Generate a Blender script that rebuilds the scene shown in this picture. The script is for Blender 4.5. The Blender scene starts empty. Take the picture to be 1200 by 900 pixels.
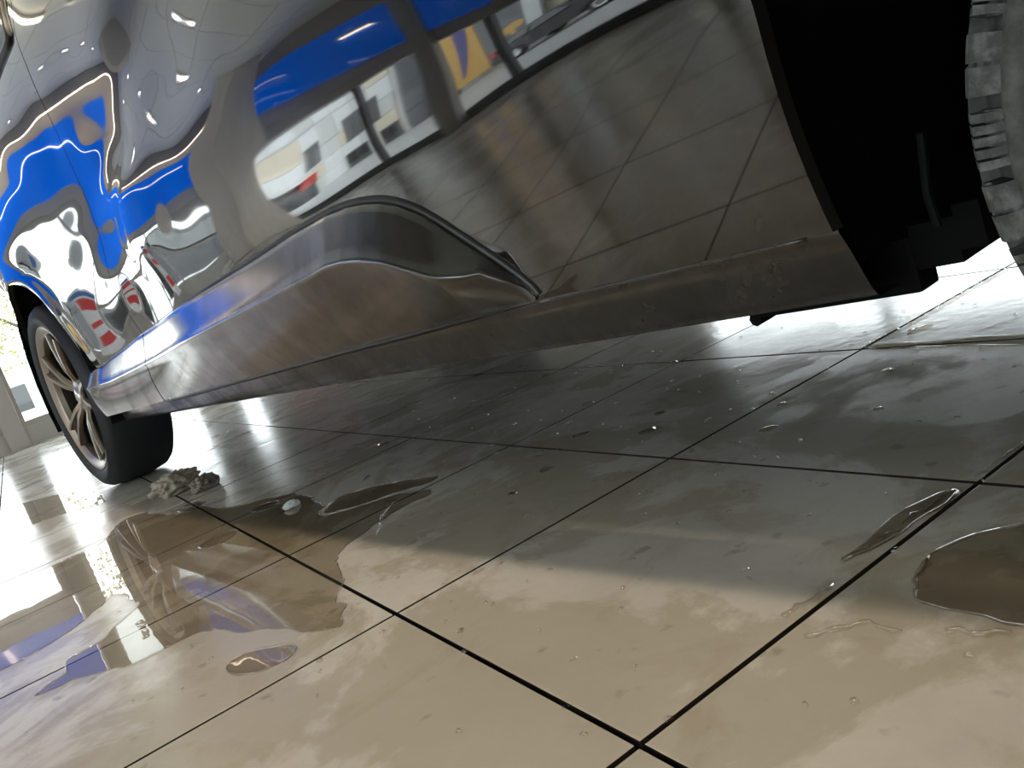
import bpy, bmesh, math, random
from mathutils import Vector, Matrix
random.seed(7)
C = bpy.context.scene.collection
PI = math.pi

# ------------------------------------------------------------------ camera, sky, exposure
# world frame: x along the car (towards its nose), y into the car, z up; metres
CAM_R = [[0.618024, 0.71642, -0.323711], [-0.074881, -0.356247, -0.931387], [-0.782585, 0.599859, -0.166522]]
CAM_C = [3.06329, -0.63398, 0.37414]
FPX = 1008.49
cam_data = bpy.data.cameras.new('camera')
cam = bpy.data.objects.new('camera', cam_data)
C.objects.link(cam)
cam_data.sensor_width = 36.0
cam_data.lens = FPX / 1200 * 36.0
cam_data.clip_start = 0.02
cam_data.clip_end = 300
_r = Matrix(CAM_R).transposed() @ Matrix(((1, 0, 0), (0, -1, 0), (0, 0, -1)))
cam.matrix_world = Matrix.Translation(CAM_C) @ _r.to_4x4()
bpy.context.scene.camera = cam

SKY = 3.2
world = bpy.data.worlds.new('overcast_sky')
bpy.context.scene.world = world
world.use_nodes = True
wn = world.node_tree.nodes
wn['Background'].inputs[0].default_value = (0.92, 0.97, 1.0, 1)
wn['Background'].inputs[1].default_value = SKY
sc = bpy.context.scene
sc.view_settings.view_transform = 'Standard'
sc.view_settings.look = 'None'
sc.view_settings.exposure = 0.72
sc.view_settings.gamma = 1.0
sc.view_settings.use_curve_mapping = False
sc.cycles.use_denoising = True
sc.cycles.max_bounces = 10
sc.cycles.transparent_max_bounces = 16
sc.cycles.sample_clamp_indirect = 8.0

STRIP_LIGHT = 32.0      # warm lamp strip over the car
LED_LIGHT = 6.0         # thin light lines along the fascia
XB, XF, YS, YR, H = -5.0, 4.6, -3.0, 5.2, 2.6      # room: back, front, window side, far side, ceiling

SEAM = [[0.24, 0.8445], [0.43, 0.8445], [0.49, 0.8326], [0.55, 0.8355], [0.61, 0.8496], [0.67, 0.8713], [0.73, 0.8971], [0.79, 0.9235], [0.85, 0.9469], [0.91, 0.9638], [0.97, 0.9706], [1.03, 0.9637], [1.09, 0.9396], [1.15, 0.8948], [1.35, 0.8548]]
ARCH_EDGE = [[0.27, 2.6876], [0.303, 2.6847], [0.336, 2.6834], [0.369, 2.6835], [0.401, 2.685], [0.434, 2.6881], [0.467, 2.6926], [0.5, 2.6986]]
DOOR = [[872,792,711,628,543,454,363,270,179,96,27,-23,-51,-60,-56,-44,-31,-19,-10,-4,5,22,53,98,158,229,309,394,484,578,675,775],[874,794,711,628,542,453,362,269,178,97,31,-15,-41,-52,-53,-49,-43,-36,-29,-20,-6,17,53,102,164,235,313,396,485,578,674,774],[877,795,712,628,541,452,360,267,177,97,35,-7,-30,-41,-48,-54,-57,-57,-50,-37,-16,13,54,107,170,240,316,398,486,578,674,774],[879,797,713,628,541,451,358,264,175,98,40,6,-12,-24,-38,-57,-74,-83,-77,-57,-28,10,57,112,175,244,319,400,487,578,674,774],[880,798,714,628,541,450,357,263,175,101,50,25,16,7,-17,-54,-93,-116,-112,-83,-42,5,58,116,179,247,321,401,487,579,675,775],[879,797,714,628,540,450,357,265,180,111,68,54,57,54,22,-37,-106,-153,-151,-113,-60,-4,54,114,178,247,321,402,488,580,677,777],[874,795,712,627,539,450,360,273,195,132,96,90,104,111,74,1,-94,-172,-179,-139,-83,-23,38,101,169,241,319,402,490,583,680,780],[865,789,708,624,538,451,367,290,223,171,139,131,140,146,115,47,-46,-135,-168,-154,-111,-55,6,72,145,226,311,400,492,588,685,785],[848,777,700,620,537,455,379,315,263,225,197,176,168,161,128,61,-18,-89,-143,-164,-140,-97,-46,21,104,198,297,396,495,593,693,792],[824,757,687,612,536,461,395,343,304,277,251,215,191,174,134,59,-11,-72,-136,-173,-155,-138,-113,-50,47,161,277,389,496,599,701,801],[793,731,666,601,535,471,414,368,331,300,268,232,207,180,127,65,0,-67,-125,-149,-142,-170,-182,-121,-10,121,252,377,494,604,710,811],[756,698,640,584,530,478,428,380,337,298,266,246,232,194,128,77,17,-39,-90,-125,-154,-184,-196,-145,-41,90,229,363,489,606,717,822],[716,660,608,561,518,476,430,375,313,258,223,224,236,209,149,110,46,-7,-54,-105,-152,-176,-173,-131,-45,75,211,349,481,605,722,832],[676,621,572,528,491,456,415,356,278,201,149,147,176,195,184,154,94,34,-17,-76,-104,-131,-140,-110,-36,74,204,340,473,601,723,839],[637,583,532,487,447,410,372,320,245,158,82,79,136,191,186,166,114,54,6,-21,-60,-95,-115,-90,-18,85,207,336,467,595,721,844],[601,545,491,439,389,341,294,247,199,144,80,56,86,119,74,84,81,25,-36,-78,-113,-147,-128,-72,8,105,215,335,461,588,717,844],[567,509,450,389,326,262,199,142,95,55,3,-56,-57,0,-52,5,22,-51,-28,-50,-95,-120,-102,-44,33,123,224,336,456,582,710,842],[536,474,409,339,264,185,105,29,-40,-102,-169,-274,-317,-267,-208,-68,18,20,-1,-46,-91,-106,-78,-20,52,135,230,337,452,575,704,837],[509,442,371,294,210,119,25,-63,-140,-214,-281,-353,-359,-340,-365,-186,-12,-24,-60,-109,-155,-130,-78,-15,56,139,232,336,449,569,696,829],[487,414,338,256,168,72,-27,-117,-187,-253,-296,-324,-356,-345,-329,-259,-194,-106,-124,-188,-191,-156,-100,-31,48,135,231,334,445,564,689,820],[472,393,312,230,143,51,-45,-131,-179,-236,-284,-291,-308,-322,-302,-260,-203,-172,-108,-132,-142,-157,-122,-52,34,128,227,331,441,557,680,810],[465,383,300,218,137,56,-25,-109,-184,-259,-299,-315,-347,-357,-318,-241,-171,-151,-111,-74,-79,-110,-102,-51,28,121,221,325,435,550,671,798],[466,385,304,223,143,63,-17,-97,-180,-264,-300,-320,-340,-351,-333,-266,-200,-150,-92,-42,-36,-55,-59,-27,35,119,215,319,427,541,660,786],[466,386,305,224,143,61,-20,-101,-182,-273,-318,-343,-352,-356,-361,-330,-265,-190,-111,-48,-20,-18,-16,6,55,126,214,313,419,531,648,772],[461,380,299,217,136,54,-28,-109,-192,-271,-304,-327,-350,-386,-379,-328,-278,-212,-131,-60,-16,5,18,39,79,140,218,310,411,520,635,756],[454,372,290,209,128,46,-35,-116,-200,-276,-320,-341,-369,-394,-401,-338,-266,-195,-125,-62,-14,18,41,67,104,157,226,310,405,509,620,739],[447,365,284,202,121,39,-42,-124,-206,-285,-337,-362,-387,-403,-395,-334,-260,-185,-117,-57,-9,28,58,88,125,174,237,313,401,499,606,720],[443,362,280,199,117,36,-46,-127,-210,-295,-349,-376,-392,-397,-369,-314,-246,-174,-108,-51,-3,36,71,105,143,190,248,318,399,491,591,700],[440,359,278,196,115,34,-47,-127,-208,-290,-344,-376,-387,-378,-341,-287,-225,-160,-99,-45,3,44,82,119,158,204,259,324,398,483,577,679],[439,358,276,195,113,32,-49,-131,-212,-294,-364,-390,-385,-351,-308,-258,-203,-145,-89,-37,10,52,91,130,171,216,268,329,398,476,563,657],[444,361,280,198,117,35,-47,-130,-212,-298,-372,-381,-352,-319,-279,-233,-182,-129,-77,-28,18,60,100,140,181,227,277,334,398,470,550,636],[456,374,293,211,130,49,-33,-114,-194,-278,-351,-366,-341,-302,-258,-212,-163,-113,-65,-18,26,68,109,149,191,236,284,338,398,464,537,616],[476,395,313,232,151,69,-12,-93,-175,-258,-322,-344,-329,-292,-246,-196,-147,-98,-51,-7,36,77,118,158,200,244,291,342,398,459,524,595],[500,419,337,256,174,93,12,-69,-151,-235,-297,-324,-315,-283,-237,-185,-134,-85,-38,5,47,87,127,167,208,251,296,345,397,452,512,576],[525,444,362,281,200,118,37,-44,-126,-210,-273,-303,-301,-273,-228,-176,-123,-73,-26,17,58,97,136,176,216,258,302,347,395,446,500,557],[550,469,388,306,225,144,62,-20,-103,-184,-248,-282,-285,-262,-220,-168,-114,-62,-14,30,70,108,146,184,224,265,307,350,394,440,488,538]]
DOOR_S0,DOOR_DS,DOOR_Z0,DOOR_DZ = -0.5,0.1,0.14,0.04
PUDDLES = {'main': [[1.7427, -0.5612], [1.7557, -0.5066], [1.7918, -0.4717], [1.8314, -0.4442], [1.8387, -0.4065], [1.8406, -0.378], [1.852, -0.3572], [1.8731, -0.3424], [1.9, -0.3327], [1.9522, -0.3327], [1.9726, -0.3144], [2.0074, -0.3005], [2.0544, -0.2973], [2.078, -0.2886], [2.1075, -0.2764], [2.1158, -0.2664], [2.0917, -0.2492], [2.0193, -0.2207], [1.9744, -0.1848], [1.8841, -0.1526], [1.8365, -0.1061], [1.8147, -0.0356], [1.8007, 0.0259], [1.8226, 0.1038], [1.7161, 0.081], [1.672, 0.0323], [1.6435, 0.0021], [1.5859, -0.0278], [1.5219, 0.0208], [1.3338, 0.0559], [1.2386, 0.0332], [1.1899, -0.0047], [1.1223, -0.0362], [0.9806, -0.0301], [0.8918, -0.0561], [0.8327, -0.0899], [0.6652, -0.096], [0.6728, -0.1546], [0.8816, -0.2537], [0.8488, -0.301], [0.8519, -0.3737], [0.7781, -0.4203], [0.8288, -0.464], [0.7915, -0.5291], [1.4832, -0.6056], [1.5213, -0.5624], [1.52, -0.5126], [1.5076, -0.4687], [1.4778, -0.427], [1.4252, -0.3756], [1.389, -0.3512], [1.4764, -0.3488], [1.5611, -0.3537], [1.5867, -0.3819], [1.611, -0.4087], [1.6471, -0.4399], [1.6488, -0.463], [1.6459, -0.487], [1.6684, -0.4976], [1.7194, -0.5023], [1.716, -0.5245]], 'strip': [[-0.9477, -0.3366], [-0.8645, -0.2235], [-0.7185, -0.1212], [-0.5224, -0.0491], [-0.2382, -0.0053], [0.1846, -0.0579], [0.1867, -0.1055], [0.0505, -0.1533], [-0.0167, -0.2439], [-0.0427, -0.3403], [-0.1939, -0.42]], 'right': [[2.6961, 0.0113], [2.7051, 0.0282], [2.7239, 0.053], [2.7498, 0.077], [2.7815, 0.1012], [2.829, -0.0643], [2.8011, -0.0776], [2.7701, -0.0708], [2.7413, -0.0684], [2.7194, -0.0635], [2.7064, -0.045], [2.7026, -0.0204]], 'small': [[2.6281, 0.0777], [2.6526, 0.117], [2.6706, 0.143], [2.6754, 0.1168], [2.6638, 0.0813], [2.654, 0.0403], [2.6401, 0.0018], [2.6295, -0.0177], [2.6286, 0.0081], [2.637, 0.0414]], 'groove': [[2.295, 0.6794], [2.3246, 0.6869], [2.4066, 0.6631], [2.4713, 0.6647], [2.5605, 0.6475], [2.5977, 0.6337], [2.6125, 0.5858], [2.5784, 0.5937], [2.4888, 0.6197], [2.3873, 0.6451], [2.3243, 0.6571]], 'oval': [[2.0169, -0.3741], [2.0302, -0.3453], [2.0715, -0.3175], [2.1079, -0.3213], [2.1154, -0.344], [2.0977, -0.3743], [2.0713, -0.3903], [2.0326, -0.3891]], 'lens': [[1.3619, -0.183], [1.3481, -0.1457], [1.3554, -0.1154], [1.3905, -0.1073], [1.4236, -0.1352], [1.429, -0.1691], [1.4088, -0.1894]], 'flake': [[0.867, -0.0678], [0.8593, -0.0204], [0.9317, -0.0055], [0.9828, -0.0483], [0.9566, -0.078]], 'glint': [[1.2567, -0.0286], [1.2719, 0.0016], [1.3185, 0.0216], [1.3487, -0.0086], [1.3338, -0.0416]], 'tongue': [[1.5859, -0.0278], [1.5242, 0.0589], [1.6039, 0.1128], [1.7477, 0.1583], [1.7563, 0.1221], [1.6864, 0.0615], [1.6524, 0.0063]]}
DROPS = [[2.34, 0.3192, 0.0125, 0.0095, 51.2804], [2.4117, 0.5343, 0.0092, 0.0091, 51.1994], [2.0644, 0.4109, 0.0092, 0.0083, 51.0013], [2.3031, 0.4179, 0.008, 0.0088, 51.1873], [2.2531, 0.4691, 0.0057, 0.0074, 51.1143], [2.3654, 0.7513, 0.0223, 0.0088, 51.0216], [2.3054, -0.2241, 0.0038, 0.0051, 51.5988], [2.1673, -0.3255, 0.004, 0.0057, 51.5529], [2.4763, 0.3735, 0.0059, 0.0053, 51.3547], [1.265, 0.3239, 0.0151, 0.0208, 50.4268], [-0.2582, 0.5282, 0.018, 0.0435, 49.1233], [1.3978, 0.7555, 0.0115, 0.0121, 50.2505]]
SPECKS = [[1.8475, 0.7271, 0.0086, 0.0129, 50.624], [1.8041, 0.4983, 0.0126, 0.015, 50.7382], [1.9482, 0.3262, 0.0126, 0.0115, 50.9634], [1.6626, 0.7493, 0.0104, 0.015, 50.4631], [2.0092, 0.1825, 0.0115, 0.0118, 51.1042], [2.029, 0.0892, 0.0082, 0.0064, 51.1796], [2.3234, 0.2692, 0.0037, 0.0055, 51.2991], [2.1044, 0.3326, 0.0145, 0.0148, 51.0835], [1.4953, 0.1373, 0.0092, 0.0153, 50.7274], [0.0244, 0.3502, 0.0227, 0.0474, 49.4535], [0.9747, 0.8553, 0.0163, 0.025, 49.8544], [1.1464, 0.8848, 0.013, 0.0153, 49.9689]]
TRAILS = [[[2.6295, -0.0177], [2.6325, 0.0005], [2.6416, 0.0118], [2.6432, 0.0286], [2.6511, 0.0501], [2.6529, 0.0784], [2.6611, 0.1009], [2.6648, 0.1311], [2.6697, 0.1391]], [[2.6784, 0.1667], [2.6829, 0.1849], [2.6844, 0.2075], [2.6889, 0.22], [2.6906, 0.2458], [2.6959, 0.2767]], [[2.6615, -0.1331], [2.6701, -0.1217], [2.6817, -0.1159], [2.6896, -0.1061], [2.6961, -0.098], [2.7062, -0.1015], [2.7206, -0.1061], [2.7297, -0.1059]], [[2.7566, -0.0982], [2.7631, -0.0917], [2.7762, -0.0949], [2.7876, -0.0871], [2.8049, -0.0889]], [[2.302, 0.6685], [2.3118, 0.7132], [2.3194, 0.7419], [2.326, 0.7669]], [[2.3282, 0.7752], [2.3409, 0.8315], [2.3501, 0.9068], [2.3617, 0.985], [2.3733, 1.056], [2.3828, 1.1021]], [[1.7528, 0.0385], [1.7865, -0.0043], [1.841, -0.0415], [1.867, -0.0674]], [[2.7089, -0.0444], [2.7041, -0.0287], [2.7049, -0.0141], [2.6989, 0.0117]], [[2.6257, -0.1088], [2.6306, -0.0936], [2.6391, -0.0802], [2.6413, -0.0595], [2.645, -0.0469]]]
MOLD_TOP = [[0.171, 0.037, 0.3784], [0.823, 0.0327, 0.4293], [1.4318, -0.0169, 0.4519], [1.7211, -0.0189, 0.4636], [1.8831, -0.0215, 0.4722], [1.9999, -0.0228, 0.475], [2.0601, -0.0227, 0.4724], [2.1009, -0.0219, 0.4668], [2.1366, -0.0204, 0.4587], [2.167, -0.0182, 0.4473], [2.1981, -0.0143, 0.4281], [2.2239, -0.0096, 0.4049], [2.2526, -0.0038, 0.3761], [2.2805, 0.0018, 0.348], [2.3022, 0.0067, 0.3239], [2.3142, 0.0098, 0.3085], [2.3193, 0.0126, 0.2945]]
MOLD_CREASE = [[0.4983, -0.042, 0.3413], [1.2241, -0.042, 0.372], [1.7083, -0.042, 0.395], [1.8489, -0.042, 0.4018], [1.94, -0.042, 0.4055], [1.997, -0.042, 0.4099], [2.0452, -0.042, 0.4077], [2.0876, -0.042, 0.4017], [2.1337, -0.042, 0.3892], [2.1732, -0.042, 0.3716], [2.2178, -0.042, 0.3515], [2.257, -0.042, 0.3424], [2.2961, -0.042, 0.3374], [2.3351, -0.042, 0.3225]]
MOLD_BOTTOM = [[0.2664, 0.0, 0.2462], [0.9543, 0.0, 0.2619], [1.4946, 0.0, 0.2751], [1.8493, 0.0, 0.2837], [2.0986, 0.0, 0.2875], [2.3315, 0.0, 0.2913]]
TILE_O, TILE_I, TILE_J = (1.65983, -0.60170), (0.445057, -0.066514), (0.066514, 0.445057)


# ------------------------------------------------------------------ helpers
def mat(name, color=(0.5, 0.5, 0.5), rough=0.5, metal=0.0, spec=0.5, emit=None, strength=0.0, coat=0.0):
    m = bpy.data.materials.new(name)
    m.use_nodes = True
    b = m.node_tree.nodes['Principled BSDF']
    b.inputs['Base Color'].default_value = (*color, 1)
    b.inputs['Roughness'].default_value = rough
    b.inputs['Metallic'].default_value = metal
    b.inputs['Specular IOR Level'].default_value = spec
    b.inputs['Coat Weight'].default_value = coat
    b.inputs['Coat Roughness'].default_value = 0.02
    if emit:
        b.inputs['Emission Color'].default_value = (*emit, 1)
        b.inputs['Emission Strength'].default_value = strength
    return m


class N:
    """tiny node helper"""
    def __init__(s, m):
        s.t = m.node_tree
        s.b = m.node_tree.nodes.get('Principled BSDF')

    def new(s, kind, **kw):
        n = s.t.nodes.new(kind)
        for k, v in kw.items():
            if k.startswith('i_'):
                n.inputs[k[2:].replace('_', ' ')].default_value = v
            else:
                setattr(n, k, v)
        return n

    def link(s, a, b):
        s.t.links.new(a, b)

    def pos(s):
        return s.new('ShaderNodeNewGeometry').outputs['Position']

    def noise(s, scale, detail=4, rough=0.55, vec=None, dist=0.0, stretch=None):
        v = vec or s.pos()
        if stretch:
            mp = s.new('ShaderNodeMapping')
            mp.inputs['Scale'].default_value = stretch
            s.link(v, mp.inputs['Vector'])
            v = mp.outputs[0]
        n = s.new('ShaderNodeTexNoise')
        n.inputs['Scale'].default_value = scale
        n.inputs['Detail'].default_value = detail
        n.inputs['Roughness'].default_value = rough
        n.inputs['Distortion'].default_value = dist
        s.link(v, n.inputs['Vector'])
        return n.outputs['Fac']

    def ramp(s, fac, stops):
        r = s.new('ShaderNodeValToRGB')
        e = r.color_ramp.elements
        while len(e) < len(stops):
            e.new(0.5)
        for el, (p, c) in zip(e, stops):
            el.position = p
            el.color = (c, c, c, 1) if isinstance(c, (int, float)) else (*c, 1)
        s.link(fac, r.inputs[0])
        return r.outputs[0]

    def math(s, op, a, b=None):
        n = s.new('ShaderNodeMath', operation=op)
        for k, v in enumerate((a, b)):
            if v is None:
                continue
            if isinstance(v, (int, float)):
                n.inputs[k].default_value = v
            else:
                s.link(v, n.inputs[k])
        return n.outputs[0]

    def mix(s, fac, a, b, blend='MIX'):
        n = s.new('ShaderNodeMix', data_type='RGBA', blend_type=blend)
        for k, v in ((0, fac), (6, a), (7, b)):
            if isinstance(v, tuple):
                n.inputs[k].default_value = (*v, 1)
            elif isinstance(v, (int, float)):
                n.inputs[k].default_value = v
            else:
                s.link(v, n.inputs[k])
        return n.outputs[2]

    def bump(s, h, strength, dist=0.01):
        n = s.new('ShaderNodeBump')
        n.inputs['Strength'].default_value = strength
        n.inputs['Distance'].default_value = dist
        s.link(h, n.inputs['Height'])
        return n.outputs[0]


def obj(name, bm, m=None, parent=None, smooth=False, loc=None):
    me = bpy.data.meshes.new(name)
    bm.normal_update()
    bm.to_mesh(me)
    bm.free()
    if m:
        me.materials.append(m)
    if smooth:
        for p in me.polygons:
            p.use_smooth = True
    o = bpy.data.objects.new(name, me)
    C.objects.link(o)
    if parent:
        o.parent = parent
    if loc is not None:
        o.location = loc
    return o


def copy_obj(o, parent=None, loc=None, name=None):
    c = o.copy()
    if name:
        c.name = name
    C.objects.link(c)
    c.parent = parent
    if loc is not None:
        c.location = loc
    return c


def tag(o, label=None, cat=None, group=None, kind=None):
    for k, v in (('label', label), ('category', cat), ('group', group), ('kind', kind)):
        if v:
            o[k] = v
    return o


def empty(name, loc, label, cat, group=None, rz=0.0):
    o = bpy.data.objects.new(name, None)
    o.empty_display_size = 0.1
    C.objects.link(o)
    o.location = loc
    o.rotation_euler = (0, 0, rz)
    return tag(o, label, cat, group)


def add_box(bm, x0, y0, z0, x1, y1, z1, bevel=0.0):
    vs = [bm.verts.new((x, y, z)) for z in (z0, z1) for y in (y0, y1) for x in (x0, x1)]
    fs = [bm.faces.new([vs[i] for i in f]) for f in
          ((0, 2, 3, 1), (4, 5, 7, 6), (0, 1, 5, 4), (2, 6, 7, 3), (0, 4, 6, 2), (1, 3, 7, 5))]
    if bevel:
        es = list({e for f in fs for e in f.edges})
        bmesh.ops.bevel(bm, geom=es, offset=bevel, segments=2, profile=0.6, affect='EDGES')


def box(x0, y0, z0, x1, y1, z1, bevel=0.0):
    bm = bmesh.new()
    add_box(bm, x0, y0, z0, x1, y1, z1, bevel)
    return bm


def add_tube(bm, pts, r, n=8, closed=False):
    pts = [Vector(p) for p in pts]
    rings = []
    m = len(pts)
    for i, p in enumerate(pts):
        a = pts[(i - 1) % m] if (closed or i > 0) else p
        b = pts[(i + 1) % m] if (closed or i < m - 1) else p
        t = (b - a).normalized()
        u = t.orthogonal().normalized() if abs(t.z) > 0.95 else t.cross(Vector((0, 0, 1))).normalized()
        v = t.cross(u)
        rr = r[i] if isinstance(r, (list, tuple)) else r
        rings.append([bm.verts.new(p + (u * math.cos(2 * PI * k / n) + v * math.sin(2 * PI * k / n)) * rr) for k in range(n)])
    for i in range(m if closed else m - 1):
        A, B = rings[i], rings[(i + 1) % m]
        for k in range(n):
            bm.faces.new((A[k], A[(k + 1) % n], B[(k + 1) % n], B[k]))
    if not closed:
        bm.faces.new(rings[0][::-1])
        bm.faces.new(rings[-1])


def add_lathe(bm, prof, n=64, axis_y=True, ang=2 * PI, a0=0.0, closed=False):
    """prof: (radius, offset along axis); axis is +y"""
    full = abs(ang - 2 * PI) < 1e-6
    m = n if full else n + 1
    rings = []
    for i in range(m):
        a = a0 + ang * i / n
        rings.append([bm.verts.new((r * math.cos(a), y, r * math.sin(a))) for r, y in prof])
    L = len(prof)
    for i in range(n):
        A, B = rings[i], rings[(i + 1) % m]
        for k in range(L if closed else L - 1):
            bm.faces.new((A[k], B[k], B[(k + 1) % L], A[(k + 1) % L]))


def add_prism(bm, poly, h0, h1):
    """polygon in xy extruded from z=h0 to h1"""
    a = [bm.verts.new((x, y, h0)) for x, y in poly]
    b = [bm.verts.new((x, y, h1)) for x, y in poly]
    n = len(poly)
    bm.faces.new(a[::-1])
    bm.faces.new(b)
    for i in range(n):
        bm.faces.new((a[i], a[(i + 1) % n], b[(i + 1) % n], b[i]))


def lerp_table(t, tab):
    if t <= tab[0][0]:
        return tab[0][1]
    for (a, va), (b, vb) in zip(tab, tab[1:]):
        if t <= b:
            k = (t - a) / (b - a)
            return va + (vb - va) * k
    return tab[-1][1]


def chaikin(p, it=2, closed=True):
    for _ in range(it):
        q = []
        n = len(p)
        for i in range(n if closed else n - 1):
            a, b = p[i], p[(i + 1) % n]
            q.append(tuple(a[k] * .75 + b[k] * .25 for k in range(len(a))))
            q.append(tuple(a[k] * .25 + b[k] * .75 for k in range(len(a))))
        if not closed:
            q = [p[0]] + q + [p[-1]]
        p = q
    return p


# ------------------------------------------------------------------ materials
M = {}
M['wall'] = mat('wall_paint_grey', (0.42, 0.40, 0.37), 0.6)
M['concrete'] = mat('pillar_concrete', (0.36, 0.31, 0.26), 0.7)
n = N(M['concrete'])
n.link(n.mix(n.noise(6, 6, .6, stretch=(1, 1, .25)), (0.66, 0.58, 0.49), (0.82, 0.76, 0.68)), n.b.inputs['Base Color'])
M['frame'] = mat('window_frame_grey', (0.34, 0.32, 0.29), 0.4)
M['dark_frame'] = mat('window_frame_dark', (0.05, 0.055, 0.06), 0.35)
M['lintel'] = mat('lintel_grey', (0.45, 0.42, 0.38), 0.5)
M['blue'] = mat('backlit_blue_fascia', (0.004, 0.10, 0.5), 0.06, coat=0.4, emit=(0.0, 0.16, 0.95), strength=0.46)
M['ceiling'] = mat('ceiling_panel_grey', (0.90, 0.90, 0.80), 0.35)
M['led'] = mat('warm_led', (1, 1, 1), 0.4, emit=(1.0, 0.83, 0.62), strength=LED_LIGHT)
M['strip'] = mat('warm_lamp_strip', (1, 1, 1), 0.4, emit=(1.0, 0.82, 0.62), strength=STRIP_LIGHT)
M['lamp'] = mat('downlight_lens', (1, 1, 1), 0.3, emit=(1.0, 0.93, 0.82), strength=5.0)
M['chrome'] = mat('chrome', (0.75, 0.75, 0.74), 0.12, 1.0)
M['black'] = mat('black_plastic', (0.0025, 0.0025, 0.0028), 0.7, spec=0.08)
M['liner'] = mat('wheel_arch_liner', (0.003, 0.0035, 0.0035), 0.7, spec=0.12)
M['rubber'] = mat('tyre_rubber', (0.012, 0.013, 0.016), 0.6, spec=0.35)
M['dusty_rubber'] = mat('dusty_tyre_rubber', (0.10, 0.105, 0.105), 0.75)
n = N(M['dusty_rubber'])
n.link(n.mix(n.ramp(n.noise(60, 4, .6), [(.4, 0.), (.65, 1.)]), (0.045, 0.047, 0.046), (0.095, 0.098, 0.096)), n.b.inputs['Base Color'])
M['tread'] = mat('worn_tread_block', (0.14, 0.15, 0.15), 0.6)
n = N(M['tread'])
n.link(n.mix(n.ramp(n.noise(90, 4, .6), [(.42, 0.), (.62, 1.)]), (0.045, 0.047, 0.047), (0.125, 0.13, 0.13)), n.b.inputs['Base Color'])
M['alloy'] = mat('bronze_grey_alloy', (0.30, 0.26, 0.22), 0.30, 1.0)
M['brake'] = mat('brake_iron', (0.05, 0.045, 0.04), 0.5, 0.8)
M['car_glass'] = mat('dark_car_glass', (0.015, 0.02, 0.02), 0.03, 0.0, 0.8)
M['seal'] = mat('seal_and_gap_black', (0.01, 0.01, 0.01), 0.4)
M['tissue'] = mat('wet_tissue', (0.30, 0.26, 0.205), 0.6)
M['mud'] = mat('grey_slush', (0.16, 0.135, 0.11), 0.4)
M['ice'] = mat('clear_scrap', (0.6, 0.64, 0.64), 0.12)

# car paint: grey metallic, dusty and streaked low down
def paint(name, dust):
    m = mat(name, (0.1, 0.1, 0.1), 0.035, 1.0)
    n = N(m)
    # reflectance climbs from about a tenth head-on to a bright mirror at grazing angles
    lw = n.new('ShaderNodeLayerWeight')
    lw.inputs['Blend'].default_value = 0.5
    rf = n.math('ADD', n.math('MULTIPLY', n.math('POWER', lw.outputs['Facing'], 3.0), 0.92), 0.085)
    comb = n.new('ShaderNodeCombineColor')
    for i_ in range(3):
        n.link(rf, comb.inputs[i_])
    n.link(comb.outputs[0], n.b.inputs['Base Color'])
    sep = n.new('ShaderNodeSeparateXYZ')
    n.link(n.pos(), sep.inputs[0])
    z = sep.outputs['Z']
    low = n.new('ShaderNodeMapRange', clamp=True)
    n.link(z, low.inputs[0])
    low.inputs[1].default_value = 0.62
    low.inputs[2].default_value = 0.24
    streak = n.ramp(n.noise(5.0, 5, .6, stretch=(2.2, 1, .7), dist=.6), [(.42, 0.0), (.60, 1.0)])
    fine = n.ramp(n.noise(55, 4, .65), [(.45, 0.0), (.75, 1.0)])
    f = n.math('MULTIPLY', low.outputs[0], n.math('ADD', n.math('MULTIPLY', streak, .55), n.math('MULTIPLY', fine, .45)))
    f = n.math('MULTIPLY', f, dust)
    f = n.math('MINIMUM', f, 0.85)
    dirt = n.new('ShaderNodeBsdfDiffuse')
    dirt.inputs[0].default_value = (0.065, 0.057, 0.047, 1)
    mix = n.new('ShaderNodeMixShader')
    out = n.t.nodes['Material Output']
    n.link(f, mix.inputs[0])
    n.link(n.b.outputs[0], mix.inputs[1])
    n.link(dirt.outputs[0], mix.inputs[2])
    n.link(mix.outputs[0], out.inputs['Surface'])
    return m
M['paint'] = paint('grey_metallic_paint', 0.55)
M['sill_paint'] = paint('dusty_sill_paint', 0.75)
M['mold_paint'] = paint('molding_paint', 0.5)
for k in ('sill_paint', 'mold_paint'):
    N(M[k]).b.inputs['Roughness'].default_value = 0.16

# porcelain floor tile: beige, blotched with damp, glossy in wet patches
M['tile'] = m = mat('porcelain_tile', (0.5, 0.45, 0.38), 0.22)
n = N(m)
p = n.pos()
cloud = n.noise(3.2, 6, .6, vec=p)
grain = n.noise(70, 3, .6, vec=p)
damp = n.ramp(n.noise(2.6, 8, .62, vec=p, dist=.5), [(.50, 0.0), (.535, 1.0)])
spots = n.ramp(n.noise(22, 3, .5, vec=p), [(.66, 0.0), (.72, 1.0)])
base = n.mix(n.ramp(cloud, [(.35, 0.), (.65, 1.)]), (0.42, 0.40, 0.36), (0.53, 0.51, 0.465))
base = n.mix(n.math('MULTIPLY', grain, .35), base, (0.36, 0.33, 0.285))
base = n.mix(n.math('MULTIPLY', damp, .62), base, (0.31, 0.275, 0.215))
brown = n.ramp(n.noise(7.5, 7, .65, vec=p, dist=.9), [(.52, 0.0), (.64, 1.0)])
base = n.mix(n.math('MULTIPLY', brown, .42), base, (0.29, 0.245, 0.18))
base = n.mix(n.math('MULTIPLY', spots, .45), base, (0.17, 0.14, 0.10))
n.link(base, n.b.inputs['Base Color'])
rs = n.noise(9, 4, .6, vec=p)
rough = n.math('ADD', n.math('MULTIPLY', rs, .18), .14)
rough = n.math('SUBTRACT', rough, n.math('MULTIPLY', damp, .07))
n.link(rough, n.b.inputs['Roughness'])
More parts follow.
